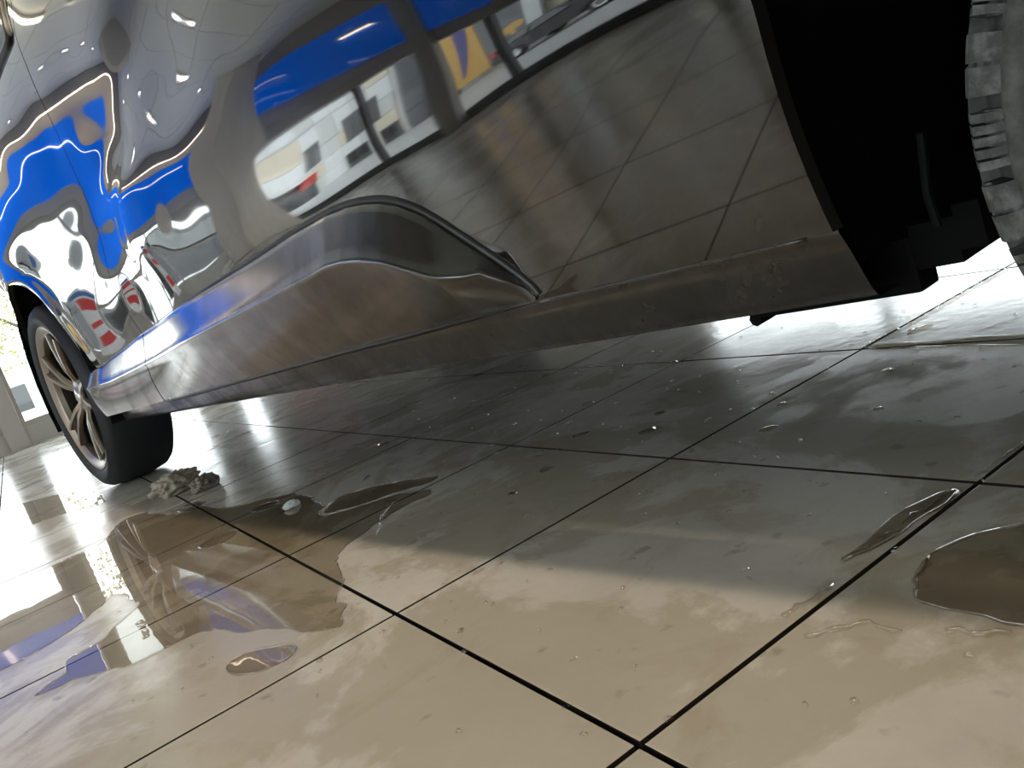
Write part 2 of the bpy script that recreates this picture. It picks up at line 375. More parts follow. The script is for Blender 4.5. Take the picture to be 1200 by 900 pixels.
n.link(n.bump(n.noise(34, 4, .55, vec=p), 0.10, 0.004), n.b.inputs['Normal'])
M['grout'] = mat('dark_wet_grout', (0.028, 0.022, 0.016), 0.9, spec=0.1)

# clear water film: tinted see-through plus mirror reflection by Fresnel
def film(name, tint, ior, bump=0.0):
    m = bpy.data.materials.new(name)
    m.use_nodes = True
    n = N(m)
    n.t.nodes.remove(n.b)
    tr = n.new('ShaderNodeBsdfTransparent')
    tr.inputs[0].default_value = (*tint, 1)
    gl = n.new('ShaderNodeBsdfGlossy')
    gl.inputs['Roughness'].default_value = 0.0
    fr = n.new('ShaderNodeFresnel')
    geo = n.new('ShaderNodeNewGeometry')
    # same reflectance from either side of the thin sheet
    io = n.math('ADD', ior, n.math('MULTIPLY', geo.outputs['Backfacing'], 1 / ior - ior))
    n.link(io, fr.inputs[0])
    if bump:
        b = n.bump(n.noise(14, 2, .5), bump, 0.004)
        n.link(b, fr.inputs['Normal'])
        n.link(b, gl.inputs['Normal'])
    mix = n.new('ShaderNodeMixShader')
    n.link(fr.outputs[0], mix.inputs[0])
    n.link(tr.outputs[0], mix.inputs[1])
    n.link(gl.outputs[0], mix.inputs[2])
    n.link(mix.outputs[0], n.t.nodes['Material Output'].inputs['Surface'])
    return m
M['water'] = film('water_film', (0.80, 0.76, 0.69), 1.5, 0.04)
M['bead'] = film('water_bead', (0.9, 0.88, 0.85), 1.7)
M['glass'] = film('window_glass', (0.93, 0.96, 0.95), 1.45)

# ------------------------------------------------------------------ floor with tiles
floor = tag(obj('floor', box(XB, YS, -0.08, XF, YR, -0.012), M['grout']), kind='structure')
TS, GAP = 0.45, 0.0053
hs = TS / 2 - GAP / 2
tbm = box(-hs, -hs, -0.0115, hs, hs, 0.0, 0.0005)
ang = math.atan2(TILE_I[1], TILE_I[0])
cells = []
for i in range(-22, 14):
    for j in range(-16, 22):
        cx = TILE_O[0] + TILE_I[0] * (i + .5) + TILE_J[0] * (j + .5)
        cy = TILE_O[1] + TILE_I[1] * (i + .5) + TILE_J[1] * (j + .5)
        if XB - .3 < cx < XF + .3 and YS - .3 < cy < YR + .3:
            inside = XB + .3 < cx < XF - .3 and YS + .3 < cy < YR - .3
            cells.append((math.hypot(cx - 1.6, (cy - 0.3)), cx, cy, inside))
cells.sort()
first = None
count = 0
rest = bmesh.new()
for d, cx, cy, inside in cells:
    if inside and count < 260:
        if first is None:
            first = obj('tile', tbm, M['tile'], floor)
            first.data.materials.append(M['grout'])
            for p_ in first.data.polygons:
                p_.material_index = 1 if p_.normal.z < .3 else 0
            o = first
        else:
            o = copy_obj(first, floor, name='tile')
        o.location = (cx, cy, random.uniform(-.0002, .0002))
        o.rotation_euler = (random.uniform(-.0006, .0006), random.uniform(-.0006, .0006), ang)
        count += 1
    else:
        ca, sa = math.cos(ang), math.sin(ang)
        poly = [(cx + ca * a - sa * b, cy + sa * a + ca * b) for a, b in ((-hs, -hs), (hs, -hs), (hs, hs), (-hs, hs))]
        for ax, lim, sgn in ((0, XB, 1), (0, XF, -1), (1, YS, 1), (1, YR, -1)):
            q = []
            for k in range(len(poly)):
                a, b = poly[k], poly[(k + 1) % len(poly)]
                ia, ib = (a[ax] - lim) * sgn >= 0, (b[ax] - lim) * sgn >= 0
                if ia:
                    q.append(a)
                if ia != ib:
                    t = (lim - a[ax]) / (b[ax] - a[ax])
                    q.append((a[0] + t * (b[0] - a[0]), a[1] + t * (b[1] - a[1])))
            poly = q
            if len(poly) < 3:
                break
        if len(poly) >= 3:
            add_prism(rest, poly, -0.0115, 0.0)
o = tag(obj('far_tiles', rest, M['tile'], floor), kind='stuff')
o.data.materials.append(M['grout'])
for p_ in o.data.polygons:
    p_.material_index = 1 if p_.normal.z < .3 else 0

# ------------------------------------------------------------------ ceiling with panels
ceiling = tag(obj('ceiling', box(XB - .2, YS - .2, H + .012, XF + .2, YR + .2, H + .12), M['lintel']), kind='structure')
first = None
px, py = 0.6, 0.6
for i in range(int((XF - XB) / px)):
    for j in range(int((YR - YS) / py) + 1):
        x, y = XB + px * (i + .5), YS + py * (j + .5)
        if y + py / 2 > YR:
            continue
        if first is None:
            first = o = obj('panel', box(-px / 2 + .004, -py / 2 + .004, 0, px / 2 - .004, py / 2 - .004, .011, .002), M['ceiling'], ceiling)
        else:
            o = copy_obj(first, ceiling, name='panel')
        o.location = (x, y, H)
        o.rotation_euler = (random.uniform(-.002, .002), random.uniform(-.002, .002), 0)

# ------------------------------------------------------------------ glazed walls
win_no = [0]
def glazed(along, fixed, a0, a1, z0, z1, bars, transoms=(), fm=None, thick=0.06, bw=0.06, edge=None):
    """window with frame and panes; along 'x' or 'y'; bars = mullion positions inside"""
    win_no[0] += 1
    fm = fm or M['frame']
    edge = edge or bw
    root = bpy.data.objects.new('window_%d' % win_no[0], None)
    C.objects.link(root)
    root.location = (a0, fixed, z0) if along == 'x' else (fixed, a0, z0)
    tag(root, kind='structure')
    def bar(u0, u1, w0, w1, name, t=thick, m=fm, off=0.0):
        if along == 'x':
            b = box(u0 - a0, -t / 2 + off, w0 - z0, u1 - a0, t / 2 + off, w1 - z0, .004 if name != 'pane' else 0)
        else:
            b = box(-t / 2 + off, u0 - a0, w0 - z0, t / 2 + off, u1 - a0, w1 - z0, .004 if name != 'pane' else 0)
        return obj(name, b, m, root)
    bar(a0, a1, z0, z0 + edge, 'bottom_rail')
    bar(a0, a1, z1 - edge, z1, 'top_rail')
    bar(a0, a0 + edge, z0 + edge, z1 - edge, 'side_rail')
    bar(a1 - edge, a1, z0 + edge, z1 - edge, 'side_rail')
    for b_ in bars:
        bar(b_ - bw / 2, b_ + bw / 2, z0 + edge, z1 - edge, 'mullion')
    us = [a0 + edge] + [v for b_ in bars for v in (b_ - bw / 2, b_ + bw / 2)] + [a1 - edge]
    for k in range(0, len(us), 2):
        ws = [z0 + edge] + [v for t_ in transoms for v in (t_ - bw / 2, t_ + bw / 2)] + [z1 - edge]
        for t_ in transoms:
            bar(us[k], us[k + 1], t_ - bw / 2, t_ + bw / 2, 'transom')
        for w in range(0, len(ws), 2):
            # a single sheet of glass
            bm = bmesh.new()
            u0, u1, w0, w1 = us[k] - a0, us[k + 1] - a0, ws[w] - z0, ws[w + 1] - z0
            q = [(u0, w0), (u1, w0), (u1, w1), (u0, w1)]
            bm.faces.new([bm.verts.new((u, 0, v) if along == 'x' else (0, u, v)) for u, v in q])
            obj('pane', bm, M['glass'], root)
    return root

# side with the shop windows (seen mirrored in the doors)
H1, H2 = 1.55, 2.15
wall_s = tag(obj('wall_left', box(XB - .1, YS - .12, H1 - .12, XF, YS - .02, H), M['lintel']), kind='structure')
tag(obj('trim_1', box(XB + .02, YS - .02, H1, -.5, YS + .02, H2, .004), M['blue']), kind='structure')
tag(obj('trim_4', box(-.495, YS - .02, H1, XF, YS + .02, H2, .004), M['lintel']), kind='structure')
tag(obj('trim_2', box(XB + .02, YS - .02, H2, XF, YS + .01, H), M['lintel']), kind='structure')
tag(obj('baseboard_left', box(XB - .1, YS - .1, -.006, XF, YS + .01, 0.035), M['dark_frame']), kind='structure')
w_ = glazed('x', YS - .06, XB, XF, .035, H1 - .12, (-4.3, -2.23, -0.64, 0.9, 2.4, 3.6), (), M['dark_frame'], .07, .075)
for ch in w_.children:
    if ch.name.startswith('top_rail'):
        ch.data.materials[0] = M['lintel']
# square pillars
tag(obj('pillar_1', box(-3.53, -2.68, 0, -3.13, -2.2, H, .012), M['concrete']), kind='structure')
tag(obj('pillar_2', box(-1.36, YS - .02, 0, -1.19, YS + .05, H, .01), M['wall']), kind='structure')
# back wall, glazed
tag(obj('wall_back', box(XB - .14, YS - .1, 1.30, XB - .02, .43, H), M['lintel']), kind='structure')
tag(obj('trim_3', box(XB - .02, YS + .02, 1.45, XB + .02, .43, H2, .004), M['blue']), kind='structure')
tag(obj('pillar_3', box(XB - .12, .45, 0, XB + .05, .60, H, .006), M['frame']), kind='structure')
tag(obj('pillar_4', box(XB - .12, 2.05, 0, XB + .03, 2.38, H, .006), M['wall']), kind='structure')
tag(obj('wall_back', box(XB - .12, 2.62, 0, XB, YR, H), M['wall']), kind='structure')
tag(obj('wall_back', box(XB - .12, .60, 2.15, XB, 2.62, H), M['wall']), kind='structure')
tag(obj('baseboard_back', box(XB - .1, YS, -.006, XB + .02, 2.62, .16, .004), M['frame']), kind='structure')
glazed('y', XB - .06, YS + .06, .45, .16, 1.30, (-2.15, -1.3, -.75, -.2), (.75,), M['frame'], .06, .07)
glazed('y', XB - .06, .60, 2.05, .16, 2.15, (1.25,), (1.62,), M['frame'], .05, .045)
glazed('y', XB - .06, 2.38, 2.62, .16, 2.15, (), (), M['frame'], .05, .03)
# far side and front
tag(obj('wall_right', box(XB - .1, YR, 2.3, XF, YR + .12, H), M['wall']), kind='structure')
tag(obj('wall_right', box(XB - .1, YR, 0, -1.7, YR + .12, 2.3), M['wall']), kind='structure')
glazed('x', YR + .05, -1.7, XF, .0, 2.3, (-.1, 1.5, 3.0), (.4,), M['frame'], .06, .06)
tag(obj('wall_front', box(XF, YS - .12, 0, XF + .12, YR + .12, H), M['wall']), kind='structure')

# ------------------------------------------------------------------ lamps
def strip(name, x0, y0, x1, y1, z, w, m, label, housing=True):
    root = empty(name, ((x0 + x1) / 2, (y0 + y1) / 2, z), label, 'lamp')
    cx, cy = (x0 + x1) / 2, (y0 + y1) / 2
    obj('diffuser', box(x0 - cx, y0 - cy, -.012, x1 - cx, y1 - cy, .0, .002), m, root)
    if housing:
        obj('housing', box(x0 - cx - .008, y0 - cy - .008, .001, x1 - cx + .008, y1 - cy + .008, .03), M['wall'], root)
    return root
lamp = strip('lamp_strip', -1.0, .08, 4.3, .14, H - .04, .06, M['strip'], 'long warm lamp strip on the ceiling above the car side')
for y_ in (-.085, .085):
    obj('added_baffle', box(-2.66, y_ - .004, -.13, 2.66, y_ + .004, .0), M['lintel'], lamp)  # unseen plates added to narrow the spread of the strip's light
strip('light_line', XB + .09, -2.95, XB + .115, -.6, 2.30, .02, M['led'], 'thin warm light line along the blue board of the back wall')
M['led_reflection'] = mat('painted_led_reflection', (1, 1, 1), 0.4, emit=(1.0, 0.88, 0.8), strength=2.2)  # weak emission imitates the light line's reflection in the glossy board
strip('light_line', XB + .035, -2.6, XB + .05, -.7, 1.98, .012, M['led_reflection'], 'faint glowing strip standing for a light line reflection in the blue board of the back wall', False)
strip('light_line', -1.95, YS + .03, -1.55, YS + .045, 1.93, .02, M['led'], 'short glowing strip standing for a light reflection in the blue board over the side windows')  # lit strip added to imitate a glint in the glossy board
strip('light_line', -1.95, -.62, -1.92, .6, H - .02, .03, M['led'], 'short warm light line across the ceiling behind the car')

def downlight(x, y, label):
    root = empty('downlight', (x, y, H), label, 'lamp', 'downlights in the ceiling')
    bm = bmesh.new()
    add_lathe(bm, [(.052, -.001), (.075, -.001), (.078, -.006), (.075, -.014), (.058, -.016), (.045, .012)], 28)
    for v in bm.verts:
        v.co = Vector((v.co.x, v.co.z, v.co.y))
    bmesh.ops.recalc_face_normals(bm, faces=bm.faces)
    obj('ring', bm, M['chrome'], root, True)
    bm = bmesh.new()
    add_lathe(bm, [(0.0001, -.006), (.02, -.0065), (.045, -.004)], 20)
    for v in bm.verts:
        v.co = Vector((v.co.x, v.co.z, v.co.y))
    obj('lens', bm, M['lamp'], root, True)
for x, y, lab in ((-1.9, -1.05, 'round downlight nearest the short ceiling light line'), (-3.0, -1.15, 'round downlight in the ceiling midway to the back wall'), (-3.52, -1.75, 'round downlight in the ceiling close behind the square pillar'),
                  (-4.3, -1.3, 'round downlight nearest the back wall'), (-.2, -1.3, 'round downlight in the ceiling above the open floor beside the car'), (1.6, 3.2, 'round downlight in the ceiling on the far side of the car')):
    downlight(x, y, lab)


# ------------------------------------------------------------------ the car
car = empty('car', (1.5, .9, 0), 'dark grey car with dusty sill and side molding, standing on the wet tiled floor', 'car')
def cpart(name, bm, m, parent=None, smooth=False):
    """part given in world coordinates, parented to the car"""
    if parent is None:
        bmesh.ops.translate(bm, vec=(-1.5, -.9, 0), verts=bm.verts)
        return obj(name, bm, m, car, smooth)
    return obj(name, bm, m, parent, smooth)

def _bas(t):
    return ((1 - t) ** 3 / 6, (3 * t ** 3 - 6 * t * t + 4) / 6, (-3 * t ** 3 + 3 * t * t + 3 * t + 1) / 6, t ** 3 / 6)
NS, NZ = len(DOOR), len(DOOR[0])
def door_y(s, z):
    """lateral position of the pressed side panel at (s, z)"""
    a = min(max((max(s, -.1) - DOOR_S0) / DOOR_DS, 1.001), NS - 2.001)
    b = min(max((z - DOOR_Z0) / DOOR_DZ, 1.001), NZ - 2.001)
    i, j = int(a), int(b)
    i, j = min(i, NS - 3), min(j, NZ - 3)
    bs, bz = _bas(a - i), _bas(b - j)
    y = 0.0
    for p_ in range(4):
        r = DOOR[i - 1 + p_]
        y += bs[p_] * (bz[0] * r[j - 1] + bz[1] * r[j] + bz[2] * r[j + 1] + bz[3] * r[j + 2])
    y *= 1e-4
    if s < -.1:
        y += .20 * (-.1 - s) ** 1.5
    # flared lip of the rear wheel arch
    d = math.hypot(s - HUB_R[0], z - HUB_R[1])
    y -= 0.014 * math.exp(-((d - ARCH_R) / .045) ** 2)
    return y
HUB_R, ARCH_R = (-0.09, 0.33), 0.40
HUB_F, ARCH_F = (3.07, 0.36), 0.41
def seam_s(z):
    return (lerp_table(z - .03, SEAM) + lerp_table(z, SEAM) + lerp_table(z + .03, SEAM)) / 3

def panel(left, right, z0, z1, ns, nz, power=None):
    bm = bmesh.new()
    rows = []
    for j in range(nz + 1):
        z = z0 + (z1 - z0) * j / nz
        l, r = left(z), right(z)
        rows.append([bm.verts.new((l + (r - l) * i / ns, door_y(l + (r - l) * i / ns, z), z)) for i in range(ns + 1)])
    for j in range(nz):
        for i in range(ns):
            bm.faces.new((rows[j][i], rows[j][i + 1], rows[j + 1][i + 1], rows[j + 1][i]))
    # turn the outer edges inwards so the sheet has a returned lip
    for line in ([r[0] for r in rows], [r[-1] for r in rows]):
        lip = [bm.verts.new(v.co + Vector((0, .018, 0))) for v in line]
        for k in range(len(line) - 1):
            bm.faces.new((line[k], line[k + 1], lip[k + 1], lip[k])).material_index = 1
    bmesh.ops.recalc_face_normals(bm, faces=bm.faces)
    return bm
def smooth_by_angle(o, deg=40):
    me = o.data
    for p_ in me.polygons:
        p_.use_smooth = True
    bm = bmesh.new()
    bm.from_mesh(me)
    for e in bm.edges:
        if len(e.link_faces) == 2 and e.calc_face_angle(0) > math.radians(deg):
            e.smooth = False
    bm.to_mesh(me)
    bm.free()

def arch_front_of_rear(z):
    d = ARCH_R ** 2 - (z - HUB_R[1]) ** 2
    return HUB_R[0] + (math.sqrt(d) if d > 0 else 0)
def arch_back_of_rear(z):
    d = ARCH_R ** 2 - (z - HUB_R[1]) ** 2
    return HUB_R[0] - (math.sqrt(d) if d > 0 else 0) - .001
def arch_of_front(z):
    if z <= .47:
        s = lerp_table(z, ARCH_EDGE)
    else:       # the rest of the opening follows a circle that meets the measured edge
        e = lerp_table(.47, ARCH_EDGE)
        top = HUB_F[1] + ARCH_F
        t = min(1.0, (z - .47) / (top - .47))
        s = e + (HUB_F[0] - e) * (1 - math.sqrt(max(0.0, 1 - t * t)))
    return min(s, HUB_F[0] - max(0, z - 1.02) * 3)
ZTOP = 1.34
rear_door = cpart('rear_door', panel(arch_front_of_rear, lambda z: seam_s(z) - .0025, .288, ZTOP, 90, 130), M['paint'])
smooth_by_angle(rear_door)
quarter = cpart('rear_quarter_panel', panel(lambda z: -.95 + max(0, .5 - z) * .2, arch_back_of_rear, .25, ZTOP, 20, 60), M['paint'])
smooth_by_angle(quarter)
front_door = cpart('front_door', panel(lambda z: seam_s(z) + .0025, arch_of_front, .288, ZTOP, 200, 130), M['paint'])
smooth_by_angle(front_door)
fender = cpart('front_fender', panel(lambda z: HUB_F[0] + (math.sqrt(max(0, ARCH_F ** 2 - (z - HUB_F[1]) ** 2))), lambda z: 3.85 - (z - .5) ** 2 * .4, .25, 1.02, 16, 50), M['paint'])
smooth_by_angle(fender)
for o in (rear_door, quarter, front_door, fender):
    o.data.materials.append(M['seal'])
# inner jamb: dark strip behind the door gap
bm = bmesh.new()
rows = []
for j in range(30):
    z = .27 + (ZTOP - .27) * j / 29
    rows.append([bm.verts.new((seam_s(z) + d, door_y(seam_s(z), z) + .016, z)) for d in (-.03, .03)])
for a, b in zip(rows, rows[1:]):
    bm.faces.new((a[0], a[1], b[1], b[0]))
cpart('door_jamb', bm, M['seal'])

# rear side window corner with its rubber seal
poly = [(.742, 1.325), (.775, 1.255), (.805, 1.213), (.834, 1.182), (.838, 1.170), (.828, 1.162), (.80, 1.160), (.74, 1.160), (.6, 1.158), (.3, 1.15), (0, 1.15), (-.3, 1.17), (-.36, 1.325)]
poly = chaikin(poly, 1)
bm = bmesh.new()
bm.faces.new([bm.verts.new((s, door_y(s, z) - .0035, z)) for s, z in poly])
bmesh.ops.triangulate(bm, faces=bm.faces)
bmesh.ops.recalc_face_normals(bm, faces=bm.faces)
rear_glass = cpart('side_window', bm, M['car_glass'])
bm = bmesh.new()
add_tube(bm, [(s - 1.5, door_y(s, z) - .003 - .9, z) for s, z in poly], .0075, 8, True)
obj('window_seal', bm, M['seal'], rear_glass, True)

# lower door molding, in two lengths split at the door gap
def molding(sa, sb, name, nseg, tip=False):
    bm = bmesh.new()
    top = [(p_[0], p_[2]) for p_ in MOLD_TOP]
    cre = [(p_[0], p_[2]) for p_ in MOLD_CREASE]
    bot = [(p_[0], p_[2]) for p_ in MOLD_BOTTOM]
    rows = []
    for i in range(nseg + 1):
        s = sa + (sb - sa) * i / nseg
        zt, zc, zb = lerp_table(s, top), lerp_table(s, cre), lerp_table(s, bot)
        zb = min(zb, zt - .004)
        zc = min(max(zc, zb + .25 * (zt - zb)), zb + .82 * (zt - zb))
        k = min(1.0, max(0.0, (MOLD_END + .001 - s) / .11)) if tip else 1.0
        k = math.sin(k * PI / 2) ** .9 if k > 0 else 0.0
        yt, yb = door_y(s, zt), door_y(s, zb)
        yc = yt + (zt - zc) * .18 - (.046 * k)
        yb_ = .006 + .012 * (1 - k) if s < 2.0 else .006 * k + (yb - .004) * (1 - k)
        prof = [(yt + .012, zt + .002), (yt - .002, zt + .0015), (yt - .008 * k - .002, zt - .002)]
        for q in range(1, 8):       # upper face, slightly hollow
            t = q / 8
            prof.append((yt - .008 * k - .002 + (yc + .003 - yt + .008 * k + .002) * t, zt - .002 + (zc + .006 * k - zt + .002) * t))
        for q in range(0, 4):       # rolled crease
            t = q / 3
            prof.append((yc + .003 * (1 - math.sin(t * PI)) - .001, zc + .006 * k * (1 - 2 * t)))
        for q in range(1, 8):       # lower face leans back in
            t = q / 7
            prof.append((yc + .002 + (yb_ - yc - .002) * t + .004 * k * math.sin(t * PI) * -1, zc - .006 * k + (zb - zc + .006 * k) * t))
        prof.append((yb_ + .012, zb - .001))
        rows.append([bm.verts.new((s, y, z)) for y, z in prof])
    for a, b in zip(rows, rows[1:]):
        for k in range(len(a) - 1):
            bm.faces.new((a[k], b[k], b[k + 1], a[k + 1]))
    bm.faces.new(rows[0])
    bm.faces.new(rows[-1][::-1])
    bmesh.ops.recalc_face_normals(bm, faces=bm.faces)
    o = cpart(name, bm, M['mold_paint'])
    smooth_by_angle(o, 50)
    return o
MOLD_END = MOLD_TOP[-1][0] - .002
molding(.30, .882, 'door_molding', 40)
front_mold = molding(.889, MOLD_END, 'door_molding', 220, True)
bm = bmesh.new()
upper_gap_shade = [(s, z) for s, z in ((p_[0], p_[2]) for p_ in MOLD_TOP) if s > .9]
upper_gap_shade = chaikin([(.9, lerp_table(.9, [(p_[0], p_[2]) for p_ in MOLD_TOP]))] + upper_gap_shade, 2, False)
rad = [.0012 + .0042 * min(1, max(0, (s - 1.2) / .9)) for s, z in upper_gap_shade]
line = []
for i in range(len(upper_gap_shade)):
    a, b = upper_gap_shade[max(0, i - 1)], upper_gap_shade[min(len(upper_gap_shade) - 1, i + 1)]
    L = math.hypot(b[0] - a[0], b[1] - a[1]) or 1
    ds_, dz_ = -(b[1] - a[1]) / L, (b[0] - a[0]) / L
    s, z = upper_gap_shade[i][0] + ds_ * .0045, upper_gap_shade[i][1] + dz_ * .0045
    line.append((s - 1.5, door_y(s, z) + .0005 - .9, z))
add_tube(bm, line, rad, 8)
obj('upper_gap_shade', bm, M['seal'], front_mold, True)  # black tube imitates the shadowed gap between molding top and door

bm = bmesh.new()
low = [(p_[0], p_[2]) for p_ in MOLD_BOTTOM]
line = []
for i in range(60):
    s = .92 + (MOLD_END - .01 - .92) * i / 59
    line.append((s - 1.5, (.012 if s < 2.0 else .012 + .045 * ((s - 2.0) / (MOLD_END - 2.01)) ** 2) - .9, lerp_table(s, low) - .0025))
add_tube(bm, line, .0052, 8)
obj('lower_gap_shade', bm, M['seal'], front_mold, True)  # black tube stands in for the shade of the gap under the molding
bm = bmesh.new()
add_tube(bm, [(x, y - .006, z + .005) for x, y, z in line], .0017, 8)
obj('lower_lip', bm, M['mold_paint'], front_mold, True)

# sill (rocker) under the doors, with a flange at its lower edge
bm = bmesh.new()
rows = []
nseg = 120
for i in range(nseg + 1):
    t = i / nseg
    s0_ = .262 + (2.668 - .262) * t
    yt = .056
    prof = [(.085, .2862), (.064, .2855), (yt + .0015, .2845), (yt + .001, .2815), (yt + .012, .262), (yt + .023, .238), (yt + .031, .222), (yt + .038, .2135), (yt + .050, .2115), (.14, .211)]
    dy = -.042 * max(0.0, 1 - s0_ / 1.7)
    rows.append([bm.verts.new((s0_, y + dy, z)) for y, z in prof])
for a, b in zip(rows, rows[1:]):
    for k in range(len(a) - 1):
        bm.faces.new((a[k], b[k], b[k + 1], a[k + 1]))
bmesh.ops.recalc_face_normals(bm, faces=bm.faces)
sill = cpart('sill', bm, M['sill_paint'])
smooth_by_angle(sill, 50)
# thin lighter flange line between the door bottom and the sill
bm = bmesh.new()
add_tube(bm, [(s - 1.5, door_y(s, .2895) - .9, .2875) for s in [MOLD_END + .004 + .02 * i for i in range(int((2.68 - MOLD_END) / .02))]], .0022, 8)
obj('door_edge', bm, M['sill_paint'], sill, True)

# underbody: floor pan, jacking flange, splash shields
cpart('floor_pan', box(-.9, .09, .235, 2.64, 1.71, .30, .02), M['black'])
cpart('front_subframe', box(2.645, .64, .24, 3.7, 1.16, .34, .02), M['black'])
cpart('jacking_flange', box(2.492, .15, .196, 2.68, .19, .25, .005), M['black'])
bm = bmesh.new()
add_tube(bm, [(2.494, .15, .196), (2.494, .18, .196)], .008, 8)
cpart('jacking_stud', bm, M['black'])
cpart('splash_shield', box(2.68, .15, .218, 2.722, .5, .26), M['black'])
cpart('splash_shield', box(2.722, .15, .229, 2.745, .5, .27), M['black'])
# wheel arch liners: half drums closed on the inside
def liner(hub, r, z_low, inner, open_out, name):
    bm = bmesh.new()
    a0 = math.asin(max(-1, (z_low - hub[1]) / r))
    n_ = 40
    ring = []
    for i in range(n_ + 1):
        a = a0 + (PI - 2 * a0) * i / n_
        rr = r + .004 * math.sin(i * 2.2)
        c_, s_ = math.cos(a) * rr, math.sin(a) * rr
        ring.append([bm.verts.new((hub[0] + c_, y, hub[1] + s_)) for y in ((open_out, open_out + .012, inner) if hub[1] + s_ > .315 or not hub[0] > 1 else (.09, .10, inner))])
    for a, b in zip(ring, ring[1:]):
        for k in range(2):
            bm.faces.new((a[k], a[k + 1], b[k + 1], b[k]))
    bm.faces.new([r_[2] for r_ in ring])
    return cpart(name, bm, M['liner'], None, False)
liner(HUB_F, .425, .245, .62, .036, 'wheel_arch_liner')
liner(HUB_R, .41, .22, .55, .01, 'wheel_arch_liner')
bm = bmesh.new()
add_tube(bm, [(2.735, .10, .34), (2.728, .10, .29), (2.73, .10, .262)], .004, 8)
cpart('liner_rib', bm, M['liner'])

# rest of the body: far side, roof, bonnet, ends
for src in (rear_door, quarter, front_door, fender):
    c_ = copy_obj(src, car, name=src.name.split('.')[0])
    c_.scale = (1, -1, 1)
bm = bmesh.new()
secs = [(-.95, 1.02, .10), (-.85, 1.45, .22), (-.4, 1.63, .30), (.6, 1.68, .32), (1.5, 1.66, .31), (2.05, 1.48, .24), (2.62, 1.10, .10)]
rings = []
for s, zt, yi in secs:
    rings.append([bm.verts.new((s, y, z)) for y, z in ((.06, min(ZTOP, zt - .03)), (yi * .6, (zt + min(ZTOP, zt)) / 2 + .02 * (zt > 1.4)), (yi, zt - .04), (yi + .12, zt), (.9, zt + .02), (1.68 - yi, zt), (1.8 - yi, zt - .04), (1.8 - yi * .6, (zt + min(ZTOP, zt)) / 2 + .02 * (zt > 1.4)), (1.74, min(ZTOP, zt - .03)))])
for a, b in zip(rings, rings[1:]):
    for k in range(8):
        bm.faces.new((a[k], b[k], b[k + 1], a[k + 1]))
bm.faces.new(rings[0])
bmesh.ops.recalc_face_normals(bm, faces=bm.faces)
roof = cpart('roof', bm, M['paint'], None, True)
roof.data.materials.append(M['car_glass'])
for p_ in roof.data.polygons:
    if abs(p_.normal.y) > .6 or p_.center.x > .62:
        p_.material_index = 1
bm = bmesh.new()
rings = []
for s, zt in ((2.55, 1.09), (3.0, 1.05), (3.5, .97), (3.8, .84), (3.9, .62), (3.88, .40), (3.8, .26)):
    rings.append([bm.verts.new((s - .1 * abs(y - .9) ** 2, y, zt - .03 * abs(y - .9) ** 2)) for y in (.05, .3, .6, .9, 1.2, 1.5, 1.75)])
for a, b in zip(rings, rings[1:]):
    for k in range(6):
        bm.faces.new((a[k], b[k], b[k + 1], a[k + 1]))
bmesh.ops.recalc_face_normals(bm, faces=bm.faces)
cpart('bonnet', bm, M['paint'], None, True)
bm = bmesh.new()
rings = []
for s, z in ((-.95, 1.03), (-1.0, .8), (-1.02, .5), (-.95, .28)):
    rings.append([bm.verts.new((s + .12 * abs(y - .9) ** 2, y, z)) for y in (.15, .35, .6, .9, 1.2, 1.45, 1.65)])
for a, b in zip(rings, rings[1:]):
    for k in range(6):
        bm.faces.new((a[k], b[k], b[k + 1], a[k + 1]))
bmesh.ops.recalc_face_normals(bm, faces=bm.faces)
cpart('tailgate', bm, M['paint'], None, True)

# ---- wheels (axis +y points into the car, outer face at -y)
def tyre_profile(r, w, rb):
    h = w / 2
    return [(rb - .004, -h * .80), (rb + .010, -h * .93), ((r + rb) / 2, -h * 1.03), (r - .035, -h * 1.0), (r - .016, -h * .93), (r - .006, -h * .80),
            (r, -h * .45), (r + .001, 0), (r, h * .45), (r - .006, h * .80), (r - .016, h * .93), (r - .035, h), ((r + rb) / 2, h * 1.03), (rb + .01, h * .93), (rb - .004, h * .8)]

def rim_mesh(rb, w, spokes):
    bm = bmesh.new()
    h = w / 2
    add_lathe(bm, [(rb - .030, -h * .62), (rb - .024, -h * .80), (rb - .008, -h * .90), (rb + .004, -h * .93), (rb + .008, -h * .90), (rb + .006, -h * .8)], 72)
    # spokes: five pairs reaching from hub to rim, dished
    for k in range(spokes):
        base = 2 * PI * k / spokes
        for sgn in (-1, 1):
            a_in, a_out = base + sgn * .10, base + sgn * .17
            pts = []
            for t in (0, .25, .5, .75, 1.0):
                r_ = .05 + (rb - .024 - .05) * t
                a = a_in + (a_out - a_in) * t + sgn * .02 * math.sin(t * PI)
                y = -h * (.62 + .20 * math.sin(t * PI * .5) - (.08 if t == 0 else 0))
                wd = .0135 - .004 * t
                pts.append((r_, a, y, wd))
            prev = None
            for r_, a, y, wd in pts:
                c_, s_ = math.cos(a), math.sin(a)
                q = []
                for du, dy in ((-wd, .0), (-wd * .6, -.010), (wd * .6, -.010), (wd, .0), (wd * .7, .018), (-wd * .7, .018)):
                    q.append(bm.verts.new((r_ * c_ - du * s_, y + dy, r_ * s_ + du * c_)))
                if prev:
                    for i in range(6):
                        bm.faces.new((prev[i], prev[(i + 1) % 6], q[(i + 1) % 6], q[i]))
                prev = q
    add_lathe(bm, [(.0001, -h * .70), (.030, -h * .70), (.036, -h * .66), (.058, -h * .64), (.072, -h * .50), (.075, -h * .1)], 40)
    bmesh.ops.recalc_face_normals(bm, faces=bm.faces)
    return bm

